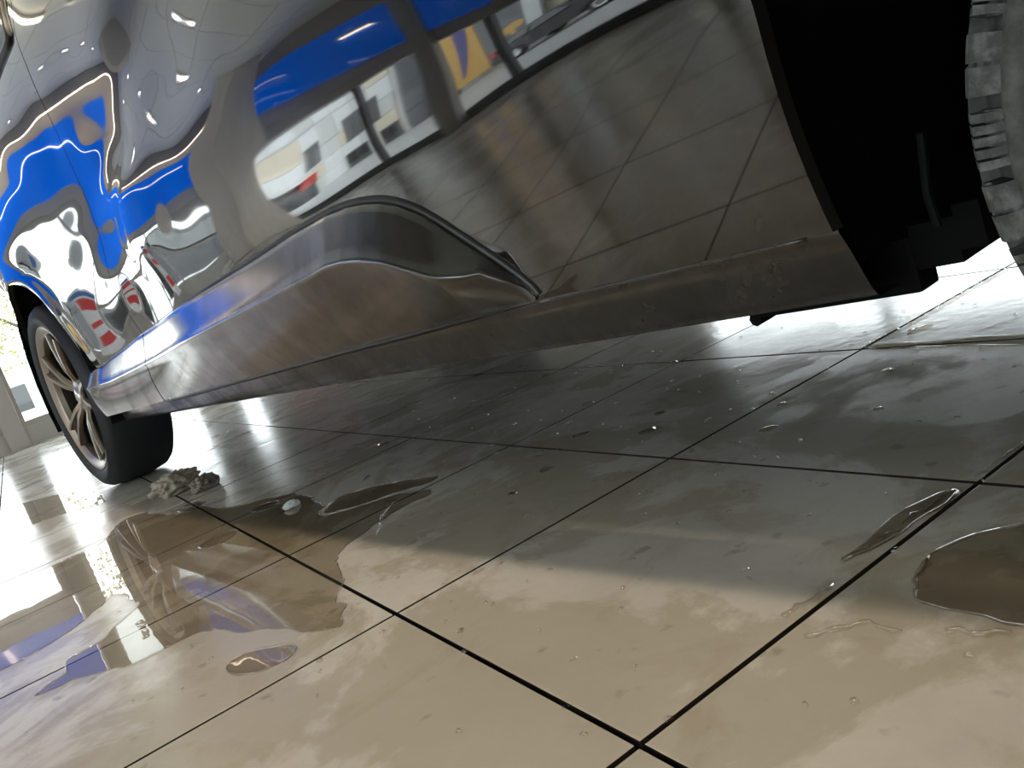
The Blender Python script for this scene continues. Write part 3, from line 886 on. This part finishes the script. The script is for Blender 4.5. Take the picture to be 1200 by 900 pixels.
def make_wheel(hub, r, w, rb, tyre_mat, steer=0.0, blocks=0):
    rim = obj('wheel', rim_mesh(rb, w, 5), M['alloy'], car, True)
    rim.location = (hub[0] - 1.5, hub[1] - .9, hub[2])
    rim.rotation_euler = (0, 0, steer)
    smooth_by_angle(rim, 35)
    bm = bmesh.new()
    add_lathe(bm, tyre_profile(r, w, rb), 96)
    bmesh.ops.recalc_face_normals(bm, faces=bm.faces)
    obj('tyre', bm, tyre_mat, rim, True)
    bm = bmesh.new()
    add_lathe(bm, [(rb - .006, w * .44), (rb - .014, w * .40), (rb - .02, w * .25), (rb - .035, 0), (rb - .030, -w * .32)], 72)
    obj('rim_barrel', bm, M['brake'], rim, True)
    bm = bmesh.new()
    add_lathe(bm, [(.03, w * .05), (rb * .78, w * .05), (rb * .78, w * .16), (.03, w * .16)], 48, closed=True)
    obj('brake_disc', bm, M['brake'], rim)
    bm = bmesh.new()
    add_lathe(bm, [(.0001, -w * .36), (.024, -w * .36), (.027, -w * .345), (.027, -w * .32)], 28)
    obj('hub_cap', bm, M['chrome'], rim, True)
    return rim
rear_wheel = make_wheel((HUB_R[0], .112, .325), .325, .215, .250, M['rubber'])
FR, FW = .31, .20
front_wheel = make_wheel((3.07, .19, FR), FR - .012, FW, .225, M['dusty_rubber'], math.radians(20))
# shoulder line on the front tyre's outer face and its chunky tread blocks
bm = bmesh.new()
add_lathe(bm, [(.270, -FW * .515), (.279, -FW * .54), (.287, -FW * .53), (.290, -FW * .47)], 96)
obj('sidewall_rib', bm, M['dusty_rubber'], front_wheel, True)
NB = 38
BLOCK_PHASE = .111
pitch = 2 * PI / NB
def tread_block(kind):
    bm = bmesh.new()
    h = FW / 2
    L = pitch * FR * .40
    y0, y1 = -h * .97, -h * .55
    secs = [(-L, 0)]
    # block top follows the tyre radius; shoulder edge is rounded off
    def blk(a0, a1, ya, yb, ra, rb_):
        n_ = 4
        rows = []
        for i in range(n_ + 1):
            a = a0 + (a1 - a0) * i / n_
            c_, s_ = math.cos(a), math.sin(a)
            rows.append([bm.verts.new((rr * c_, yy, rr * s_)) for rr, yy in ((ra, ya), (rb_ - .010, ya - .001), (rb_ - .002, ya + .008), (rb_, yb), (ra, yb))])
        for A, B in zip(rows, rows[1:]):
            for k in range(4):
                bm.faces.new((A[k], A[k + 1], B[k + 1], B[k]))
        bm.faces.new(rows[0][::-1])
        bm.faces.new(rows[-1])
    al = L / FR
    if kind == 0:            # block cut by cross sipes
        nn = 5
        for q in range(nn):
            a0 = -al + 2 * al * q / nn
            blk(a0 + .0034, a0 + 2 * al / nn - .0034, y0, y1, FR - .022, FR)
        blk(-al, al, y0 + .004, y1 - .003, FR - .024, FR - .009)
    else:                    # block split lengthwise, with a notch
        ym = (y0 + y1) / 2
        for ya, yb in ((y0, ym - .003), (ym + .003, y1)):
            blk(-al, -.006, ya, yb, FR - .022, FR)
            blk(.004, al, ya, yb, FR - .022, FR)
        blk(-al, al, y0 + .002, y1 - .002, FR - .024, FR - .005)
    bmesh.ops.recalc_face_normals(bm, faces=bm.faces)
    return bm
protos = [obj('tread_block', tread_block(0), M['tread'], front_wheel), obj('tread_block', tread_block(1), M['tread'], front_wheel)]
for k in range(NB):
    o = protos[k] if k < 2 else copy_obj(protos[k % 2], front_wheel, name='tread_block')
    o.rotation_euler = (0, -(k * pitch + BLOCK_PHASE), 0)
bm = bmesh.new()
for k in range(NB):
    for row in range(3):
        a = k * pitch + (row % 2) * pitch * .5
        y0 = -FW / 2 * .45 + row * FW * .25
        c_, s_ = math.cos(a), math.sin(a)
        vs = []
        for da, yy, rr in ((-.055, y0, FR - .016), (.055, y0, FR - .016), (.055, y0 + FW * .20, FR - .016), (-.055, y0 + FW * .20, FR - .016), (-.055, y0, FR), (.055, y0, FR), (.055, y0 + FW * .20, FR), (-.055, y0 + FW * .20, FR)):
            vs.append(bm.verts.new((rr * math.cos(a + da), yy, rr * math.sin(a + da))))
        for f_ in ((0, 1, 2, 3), (4, 5, 6, 7), (0, 1, 5, 4), (1, 2, 6, 5), (2, 3, 7, 6), (3, 0, 4, 7)):
            bm.faces.new([vs[i] for i in f_])
bmesh.ops.recalc_face_normals(bm, faces=bm.faces)
tag(obj('inner_tread', bm, M['dusty_rubber'], front_wheel), kind='stuff')
# wheels of the far side
for src, steer in ((rear_wheel, 0), (front_wheel, math.radians(20))):
    c_ = copy_obj(src, car, name='wheel')
    c_.location.y = 1.8 - src.location.y - 1.8
    c_.rotation_euler = (0, 0, steer + PI)
    for ch in src.children:
        if ch.name.startswith(('tyre', 'brake')):
            copy_obj(ch, c_, name=ch.name.split('.')[0])

# ------------------------------------------------------------------ water on the floor
def puddle(name, pts, label, h=.0034, rim=.003, jag=.004, seed=1):
    rnd = random.Random(seed)
    p_ = chaikin([tuple(q) for q in pts], 1)
    q = []
    for i in range(len(p_)):
        a, b = p_[i], p_[(i + 1) % len(p_)]
        L = math.hypot(b[0] - a[0], b[1] - a[1])
        k = max(1, min(8, int(L / .012)))
        for t in range(k):
            u = t / k
            jj = min(jag, L * .2)
            q.append((a[0] + (b[0] - a[0]) * u + rnd.uniform(-jj, jj), a[1] + (b[1] - a[1]) * u + rnd.uniform(-jj, jj)))
    q = chaikin(q, 1)
    cx, cy = sum(v[0] for v in q) / len(q), sum(v[1] for v in q) / len(q)
    bm = bmesh.new()
    bm.faces.new([bm.verts.new((x - cx, y - cy, h)) for x, y in q])
    bm.normal_update()
    if bm.faces[:][0].normal.z < 0:
        bmesh.ops.reverse_faces(bm, faces=bm.faces)
    f_ = bm.faces[:]
    outer = [v for v in bm.verts]
    bmesh.ops.inset_region(bm, faces=f_, thickness=rim, use_even_offset=False)
    f2 = [f for f in bm.faces if len(f.verts) > 4]
    bmesh.ops.inset_region(bm, faces=f2, thickness=rim * .6, use_even_offset=False)
    for v in outer:
        v.co.z = .0003
    mid = {v for f in bm.faces for v in f.verts} - set(outer)
    inner = {v for f in bm.faces if len(f.verts) > 4 for v in f.verts}
    for v in mid - inner:
        v.co.z = h * .72
    o = obj(name, bm, M['water'], None, True, (cx, cy, 0))
    bm = bmesh.new()
    add_tube(bm, [(x - cx, y - cy, .0008) for x, y in q[::2]], [.0007 + .0011 * abs(math.sin(i * .37) * math.sin(i * .11 + 1)) for i in range(len(q[::2]))], 6, True)
    obj('edge_bead', bm, M['bead'], o, True)
    return tag(o, label, 'puddle', 'puddles on the tiled floor')
puddle('puddle', PUDDLES['main'], 'large clear puddle with ragged edge spreading in front of the rear tyre', .0030, .003, .006, 3)
puddle('puddle', PUDDLES['strip'], 'narrow puddle strip on the bright floor beyond the rear tyre', .0014, .004, .004, 4)
puddle('puddle', PUDDLES['right'], 'dark shallow puddle cut by the right edge of the photo', .0014, .003, .004, 5)
puddle('puddle', PUDDLES['small'], 'thin wet film along the diagonal tile joint', .0013, .003, .004, 6)
puddle('puddle', PUDDLES['groove'], 'water lying in the tile joint under the front wheel', .0030, .004, .002, 7)
puddle('puddle', PUDDLES['oval'], 'small oval puddle on the tile near the big puddle edge', .0012, .003, .003, 8)
puddle('puddle', PUDDLES['lens'], 'small lens of water on the joint between tissue and big joint crossing', .0024, .003, .003, 10)
puddle('puddle', PUDDLES['flake'], 'small bright water patch right beside the crumpled tissue', .0024, .003, .003, 11)
puddle('puddle', PUDDLES['glint'], 'small water patch between the tissue and the clear scrap', .0024, .003, .003, 12)
puddle('puddle', PUDDLES['tongue'], 'slim pointed puddle tongue on the tiles below the sill', .0016, .003, .003, 9)
DROP_LABELS = ('largest dark water drop, alone on the shaded tile right of the middle joint', 'flat dark water drop below the water-filled joint near the front wheel', 'narrow water drop left of the diagonal joint under the sill',
               'pale-rimmed water drop touching the diagonal joint', 'small round water drop just beyond the drop on the diagonal joint', 'long thin water drop beyond the water-filled joint near the front wheel',
               'tiny water drop on the front tile past the big joint crossing', 'water drop on the front tile near the ragged puddle edge', 'water drop on the shaded tile between the diagonal joints, toward the right edge',
               'long dark water drop on the floor between tissue and sill', 'dark water drop in the bright glare beside the rear tyre', 'thin water drop just under the middle of the sill')
def add_drop(bm, x, y, a, b, r, seed):
    rnd = random.Random(seed)
    n_ = 14
    a = min(a, .035)
    b = min(max(b, .004), .018)
    cr_, sr_ = math.cos(math.radians(r)), math.sin(math.radians(r))
    rr = [1 + rnd.uniform(-.3, .3) for _ in range(n_)]
    rings = []
    for sc_, hz in ((1, .0003), (.92, .0014), (.7, .0026), (.35, .0032)):
        ring = []
        for i in range(n_):
            u, v = a * sc_ * rr[i] * math.cos(2 * PI * i / n_), b * sc_ * rr[i] * math.sin(2 * PI * i / n_)
            ring.append(bm.verts.new((x + u * cr_ - v * sr_, y + u * sr_ + v * cr_, hz)))
        rings.append(ring)
    for A, B in zip(rings, rings[1:]):
        for i in range(n_):
            bm.faces.new((A[i], A[(i + 1) % n_], B[(i + 1) % n_], B[i]))
    bm.faces.new(rings[-1])
for k, (x, y, a, b, r) in enumerate(DROPS):
    bm = bmesh.new()
    add_drop(bm, 0, 0, a, b, r, k)
    tag(obj('water_drop', bm, M['water'], None, True, (x, y, 0)), DROP_LABELS[k], 'water drop', 'water drops on the tiles')
bm = bmesh.new()
for k, (x, y, a, b, r) in enumerate(SPECKS):
    add_drop(bm, x, y, a, b, r, 50 + k)
rnd = random.Random(21)
def in_puddle(x, y):
    for pts in PUDDLES.values():
        c_ = False
        for (xa, ya), (xb, yb) in zip(pts, pts[1:] + pts[:1]):
            if (ya > y) != (yb > y) and x < (xb - xa) * (y - ya) / (yb - ya) + xa:
                c_ = not c_
        if c_ or min(math.hypot(x - a, y - b) for a, b in pts) < .02:
            return True
    return False
for k in range(320):
    x, y = rnd.uniform(.8, 3.0), rnd.uniform(-.55, .9)
    if in_puddle(x, y):
        continue
    q_ = rnd.uniform(.001, .0028)
    add_drop(bm, x, y, q_, q_ * .8, rnd.uniform(0, 180), 90 + k)
tag(obj('water_specks', bm, M['bead'], None, True), 'fine scattered water specks on the floor tiles', 'water', kind='stuff')
TRAIL_LABELS = ('beaded water edge along the diagonal joint by the dark film', 'beaded water edge along the joint near the right edge', 'wavy water line on the front tile right of the crossing', 'second wavy water line at the right edge of the front tile', 'bright water streak on the joint beside the water-filled joint', 'row of bright water beads on the far joint by the front wheel', 'short water trickle on the tile beside the slim puddle tongue', 'short curved water edge beside the dark film', 'water line fading toward the long joint on the front tile')
for k, t_ in enumerate(TRAILS):
    rnd = random.Random(70 + k)
    p_ = []
    for a, b in zip(t_, t_[1:]):
        m_ = max(2, int(math.hypot(b[0] - a[0], b[1] - a[1]) / .006))
        for i in range(m_):
            u = i / m_
            p_.append((a[0] + (b[0] - a[0]) * u + rnd.uniform(-.0022, .0022), a[1] + (b[1] - a[1]) * u + rnd.uniform(-.0022, .0022), .0008))
    cx, cy = p_[0][0], p_[0][1]
    bm = bmesh.new()
    add_tube(bm, [(x - cx, y - cy, z) for x, y, z in p_], [rnd.uniform(.0012, .0034) for _ in p_], 7)
    tag(obj('water_trail', bm, M['bead'], None, True, (cx, cy, 0)), TRAIL_LABELS[k], 'water trail', 'water trails on the tiles')

# crumpled scraps by the rear tyre
def crumple(name, loc, size, m, label, cat, seed):
    rnd = random.Random(seed)
    bm = bmesh.new()
    bmesh.ops.create_icosphere(bm, subdivisions=5, radius=1)
    import mathutils
    off = Vector((seed * 3.1, 1.7, seed))
    for v in bm.verts:
        p_ = v.co.copy()
        d = mathutils.noise.ridged_multi_fractal(p_ * 1.3 + off, 1.0, 2.2, 4, 1.0, 2.0)
        d2 = mathutils.noise.noise(p_ * 5 + off)
        d3 = abs(mathutils.noise.noise(p_ * 10 + off))
        v.co = p_ * (.52 + .26 * d + .20 * d2 + .14 * d3)
        v.co = Vector((v.co.x * size[0], v.co.y * size[1], max(-.35, v.co.z) * size[2] + .35 * size[2]))
    o = obj(name, bm, m, None, m is not M['ice'], loc)
    o.rotation_euler = (0, 0, seed)
    return tag(o, label, cat)
crumple('crumpled_tissue', (.60, .03, .001), (.088, .065, .044), M['tissue'], 'pale crumpled wet tissue on the floor against the rear tyre', 'tissue', 2)
crumple('slush_lump', (.765, .055, .001), (.045, .035, .030), M['mud'], 'dark grey lump of dirt beside the pale crumpled tissue', 'debris', 5)
crumple('plastic_scrap', (1.424, -.003, .001), (.020, .016, .010), M['ice'], 'tiny clear plastic scrap lying at the edge of the wet patch', 'debris', 8)

# ------------------------------------------------------------------ outside
M['pave'] = mat('wet_pavement', (0.55, 0.56, 0.57), 0.4)
tag(obj('ground', box(-60, -60, -.3, 60, 60, -.09), M['pave']), kind='structure')
M['stone'] = [mat('pale_stone_a', (0.82, 0.83, 0.83), 0.7), mat('pale_stone_b', (0.68, 0.68, 0.66), 0.7), mat('sand_stone', (0.76, 0.68, 0.54), 0.7)]
M['grey_door'] = mat('grey_shutter', (0.10, 0.105, 0.11), 0.5)
M['yellow'] = mat('yellow_print', (0.78, 0.47, 0.13), 0.6)
M['violet'] = mat('violet_print', (0.12, 0.12, 0.32), 0.6)
M['grey_print'] = mat('grey_print', (0.20, 0.21, 0.22), 0.6)
M['red'] = mat('red_print', (0.62, 0.05, 0.05), 0.5)
M['dull_red'] = mat('dull_red_board', (0.30, 0.04, 0.05), 0.6)
M['white'] = mat('white_board', (0.78, 0.80, 0.80), 0.5)
M['blue_print'] = mat('blue_print', (0.05, 0.16, 0.42), 0.5)
M['dark_paint'] = mat('dark_car_paint', (0.03, 0.032, 0.035), 0.15, 0.6, coat=.6)
M['leaf'] = mat('yellow_green_leaf', (0.30, 0.29, 0.08), 0.6)
M['bark'] = mat('bark', (0.10, 0.08, 0.06), 0.8)

def shopfront_building(x0, x1, y, zt, label, name='building'):
    root = empty(name, ((x0 + x1) / 2, y, -.1), label, 'building')
    cx = (x0 + x1) / 2
    obj('wall', box(x0 - cx, -3.0, 0, x1 - cx, -.06, zt), M['stone'][1], root)
    return root, cx
b1, bcx = shopfront_building(-24, -3, -12, 9.0, 'pale stone clad building across the street from the side windows')
pw, ph = 1.3, .86
protos_p = [None, None, None]
openings = [(-19.9, -18.9, 1.75, 2.85), (-16.95, -15.6, 1.6, 2.85), (-15.3, -14.35, 1.6, 2.85), (-17.3, -15.7, -.1, .9), (-14.7, -13.6, -.1, .9), (-13.25, -12.25, -.1, 4.3), (-19.9, -18.9, 4.2, 5.3), (-16.9, -15.6, 4.2, 5.4), (-14.9, -13.8, 4.6, 5.6), (-9.5, -8, 5.6, 7), (-6.5, -5, 1.6, 2.9)]
rnd = random.Random(11)
for i in range(16):
    for j in range(10):
        x, z = -23.3 + pw * i, -.1 + ph * (j + .5)
        if any(a - .5 < x < b and c_ - .35 < z < d for a, b, c_, d in openings[5:6]):
            continue
        k = rnd.choice((0, 0, 0, 1, 2)) if x < -15.5 else rnd.choice((0, 1, 2, 2))
        if protos_p[k] is None:
            protos_p[k] = o = obj('stone_panel', box(-pw / 2 + .012, -.06, -ph / 2 + .012, pw / 2 - .012, .0, ph / 2 - .012, .01), M['stone'][k], b1)
        else:
            o = copy_obj(protos_p[k], b1, name='stone_panel')
        o.location = (x - bcx, rnd.uniform(-.012, .012), z + .1)
for a, b, c_, d in openings:
    f_ = obj('window' if d - c_ < 3 else 'doorway', box(a - bcx, -.05, c_ + .1, b - bcx, .045, d + .1, .02), M['grey_door'] if d - c_ > 3 else M['dark_frame'], b1)
    if d - c_ < 3:
        mx = (a + b) / 2 - bcx
        for u0, u1 in ((a - bcx + .07, mx - .03), (mx + .03, b - bcx - .07)):
            obj('pane', box(u0, .045, c_ + .17, u1, .055, d + .03), M['car_glass'], f_)
    else:
        for k in range(9):
            obj('slat', box(a - bcx + .06, .045, c_ + .2 + k * .47, b - bcx - .06, .06, c_ + .2 + k * .47 + .43, .008), M['grey_door'], f_)

bb = empty('billboard', (-9.7, -11.6, -.1), 'large yellow and grey poster board standing before the pale stone building', 'poster')
obj('yellow_sheet', box(-2.1, -.04, .3, -.35, 0, 4.9), M['yellow'], bb)
obj('grey_sheet', box(-.30, -.04, .3, 2.2, 0, 4.9), M['grey_print'], bb)
obj('post', box(-1.9, -.16, 0, -1.78, -.05, 4.9), M['dark_frame'], bb)
obj('post', box(1.9, -.16, 0, 2.02, -.05, 4.9), M['dark_frame'], bb)
bm = bmesh.new()
pl_ = chaikin([(-.95, 4.6), (-.62, 4.4), (-.6, 3.6), (-.85, 2.4), (-1.2, 1.0), (-1.45, .5), (-1.4, 1.2), (-1.3, 2.4), (-1.25, 3.6)], 2)
bm2 = [bm.verts.new((x, .006, z)) for x, z in pl_]
bm.faces.new(bm2)
obj('violet_shape', bm, M['violet'], bb)
bm = bmesh.new()
add_tube(bm, [(.55 + .38 * math.cos(2 * PI * k / 20), .0, .95 + .42 * math.sin(2 * PI * k / 20)) for k in range(20)], .09, 6, True)
obj('yellow_ring', bm, M['yellow'], bb)
bm = bmesh.new()
pl_ = chaikin([(.2, 1.9), (.9, 2.5), (1.5, 2.35), (1.35, 1.9), (1.0, 2.0), (1.1, 1.4), (.85, 1.5), (.8, 1.95), (.4, 1.6)], 1)
bm.faces.new([bm.verts.new((x, .006, z)) for x, z in pl_])
obj('yellow_shape', bm, M['yellow'], bb)
obj('yellow_patch', box(.0, -.01, 4.0, .7, .012, 4.8), M['yellow'], bb)
obj('white_patch', box(1.5, -.01, .6, 2.1, .012, 4.4), M['white'], bb)

def parked_car(loc, rz, label):
    """dark hatchback, nose towards local +x, near side at y=0"""
    root = empty('parked_car', loc, label, 'car', 'cars parked outside', rz)
    prof = [(0.02, .30), (0.0, .62), (.06, .95), (.35, 1.02), (.62, 1.38), (1.2, 1.50), (2.1, 1.48), (2.85, 1.05), (3.55, .93), (3.95, .72), (4.02, .45), (3.98, .28)]
    prof = chaikin(prof, 1, False)
    bm = bmesh.new()
    rings = []
    for yy, sh in ((0.03, .90), (0.0, .55), (0.0, 0), (1.72, 0), (1.72, .55), (1.69, .9)):
        pass
    W = 1.72
    def yin(z):
        return .02 + max(0, z - .85) * .42 + max(0, .5 - z) * .1
    cols = []
    for x, z in prof:
        cols.append([bm.verts.new((x, yin(z), z)), bm.verts.new((x, yin(z) + .12, z + .012)), bm.verts.new((x, W / 2, z + .03)), bm.verts.new((x, W - yin(z) - .12, z + .012)), bm.verts.new((x, W - yin(z), z))])
    for a, b in zip(cols, cols[1:]):
        for k in range(4):
            bm.faces.new((a[k], a[k + 1], b[k + 1], b[k]))
    # sides: fans down to the sill line, as strips
    for side in (0, 4):
        low = []
        for (x, z), c_ in zip(prof, cols):
            zz = min(z, .28)
            mid = bm.verts.new((x, c_[side].co.y * .5 + (.0 if side == 0 else W) * .5, (z + .28) * .5))
            lo = bm.verts.new((x, .03 if side == 0 else W - .03, .26))
            low.append((mid, lo))
        for k in range(len(prof) - 1):
            bm.faces.new((cols[k][side], cols[k + 1][side], low[k + 1][0], low[k][0]))
            bm.faces.new((low[k][0], low[k + 1][0], low[k + 1][1], low[k][1]))
    bmesh.ops.recalc_face_normals(bm, faces=bm.faces)
    obj('body', bm, M['dark_paint'], root, True)
    for name, pl_ in (('rear_side_window', [(.55, 1.02), (.74, 1.33), (1.25, 1.42), (1.25, 1.0)]), ('front_side_window', [(1.33, 1.0), (1.33, 1.42), (2.05, 1.40), (2.55, 1.06)])):
        for side in (0, 1):
            bm = bmesh.new()
            q = [bm.verts.new((x, (yin(z) - .012 if side == 0 else W - yin(z) + .012), z)) for x, z in pl_]
            bm.faces.new(q)
            obj(name, bm, M['glass_pale'], root)
    for name, pl_ in (('windscreen', [(2.18, 1.455), (2.80, 1.095)]), ('rear_window', [(.36, 1.05), (.60, 1.37)])):
        bm = bmesh.new()
        (xa, za), (xb, zb) = pl_
        dx = .02 if name == 'windscreen' else -.02
        bm.faces.new([bm.verts.new(p_) for p_ in ((xa + dx, .36, za + .03), (xa + dx, W - .36, za + .03), (xb + dx, W - .22, zb + .03), (xb + dx, .22, zb + .03))])
        obj(name, bm, M['glass_pale'], root)
    for x in (.75, 3.25):
        for side in (0, 1):
            yy = .0 if side == 0 else W
            bm = bmesh.new()
            add_lathe(bm, [(.2, -.02), (.26, -.03), (.30, -.02), (.315, .03), (.315, .17), (.29, .19)], 36)
            w_ = obj('wheel', bm, M['rubber'], root, True)
            w_.location = (x, yy, .315)
            bm = bmesh.new()
            add_lathe(bm, [(.0001, -.015), (.06, -.02), (.19, -.008), (.205, -.02), (.21, .0)], 24)
            obj('hub_cap', bm, M['chrome'], w_, True)
            if side == 1:
                w_.rotation_euler = (0, 0, PI)
    obj('tail_light', box(-.03, .02, .70, .20, .22, .98, .02), M['red'], root)
    obj('tail_light', box(-.03, W - .22, .70, .20, W - .02, .98, .02), M['red'], root)
    obj('mirror', box(2.45, -.20, 1.03, 2.58, -.02, 1.16, .03), M['black'], root)
    obj('number_plate', box(-.045, .62, .55, -.01, 1.10, .66), M['white'], root)
    return root
M['glass_pale'] = mat('sky_mirroring_glass', (0.05, 0.06, 0.06), 0.02, 0.0, 1.0, coat=1.0)
parked_car((-7.2, -5.2, -.09), PI / 2, 'dark hatchback parked outside beyond the back wall glazing')
parked_car((-7.4, -10.9, -.09), 0, 'dark hatchback parked in front of the pale stone building')

# red and white price board on the back glazing, white sign with letters
pb = empty('price_board', (XB + .01, -1.5, .16), 'white board with red bands fixed to the back glazing', 'sign')
obj('board', box(0, -.16, 0, .012, .16, .78, .003), M['white'], pb)
for z0_, z1_ in ((.52, .66), (.36, .41), (.12, .26)):
    obj('red_band', box(.012, -.13, z0_, .016, .13, z1_), M['red'], pb)
obj('blue_band', box(.012, -.15, .69, .016, .15, .75), M['blue_print'], pb)
M['daylit_white'] = mat('white_sign_daylight_glow', (0.8, 0.82, 0.82), 0.4, emit=(0.9, 1.0, 1.0), strength=1.6)  # emission stands in for daylight passing through the board
sg = empty('letter_sign', (XB + .03, .615, 1.64), 'white sign with dark letters beside the grey column, its glow standing in for daylight', 'sign')
obj('board', box(-.02, 0, 0, .0, .62, .55, .003), M['daylit_white'], sg)
cu = bpy.data.curves.new('letters', 'FONT')
cu.body = 'ng'
cu.size = .20
cu.extrude = .002
cu.materials.append(M['grey_door'])
tmp = bpy.data.objects.new('letters', cu)
C.objects.link(tmp)
dg = bpy.context.evaluated_depsgraph_get()
tx = bpy.data.objects.new('lettering', bpy.data.meshes.new_from_object(tmp.evaluated_get(dg)))
C.objects.link(tx)
bpy.data.objects.remove(tmp)
tx.parent = sg
# the words are meant for the street, so they read backwards from inside
tx.matrix_local = Matrix.Translation((.004, .335, .16)) @ Matrix(((0, 0, 1, 0), (-1, 0, 0, 0), (0, 1, 0, 0), (0, 0, 0, 1)))

rb = empty('red_board', (XB + .01, 3.15, .25), 'red board on the back wall beyond the far side of the car', 'sign')
obj('board', box(0, -.30, .12, .02, .30, .55, .005), M['dull_red'], rb)
obj('white_band', box(.02, -.28, .26, .024, .28, .36), M['white'], rb)

# street tree and low pale building behind the back glazing
tr = empty('street_tree', (-10.5, 2.0, -.09), 'small tree with yellow green leaves outside the back glazing', 'tree')
bm = bmesh.new()
add_tube(bm, [(0, 0, 0), (.03, .02, .7), (-.02, .05, 1.5), (.03, .0, 2.6)], [.07, .06, .05, .03], 8)
for k in range(7):
    a = k * 2.4
    add_tube(bm, [(0, .03, .9 + .22 * k), (.35 * math.cos(a), .35 * math.sin(a), 1.2 + .24 * k), (.7 * math.cos(a), .7 * math.sin(a), 1.35 + .25 * k)], [.03, .018, .008], 5)
obj('trunk', bm, M['bark'], tr)
bm = bmesh.new()
rnd = random.Random(5)
for k in range(900):
    a, r_, z = rnd.uniform(0, 2 * PI), rnd.uniform(.1, .95) ** .6, rnd.uniform(.9, 3.0)
    p_ = Vector((r_ * math.cos(a), r_ * math.sin(a), z))
    u = Vector((rnd.uniform(-1, 1), rnd.uniform(-1, 1), rnd.uniform(-1, 1))).normalized() * .035
    v = u.orthogonal().normalized() * .022
    bm.faces.new([bm.verts.new(p_ + q) for q in (-u, v, u, -v)])
tag(obj('foliage', bm, M['leaf'], tr), kind='stuff')
b2, cx2 = shopfront_building(-1, 9, 4.0, 3.2, 'low pale building on the street behind the back glazing')
b2.rotation_euler = (0, 0, -PI / 2)
b2.location = (-38, 5, -1.2)
for k in range(6):
    f_ = obj('window', box(-4.6 + 1.55 * k, -.05, .9, -3.5 + 1.55 * k, .03, 2.3, .02), M['frame'], b2)
    obj('pane', box(-4.5 + 1.55 * k, .03, 1.0, -3.6 + 1.55 * k, .04, 2.2), M['car_glass'], f_)
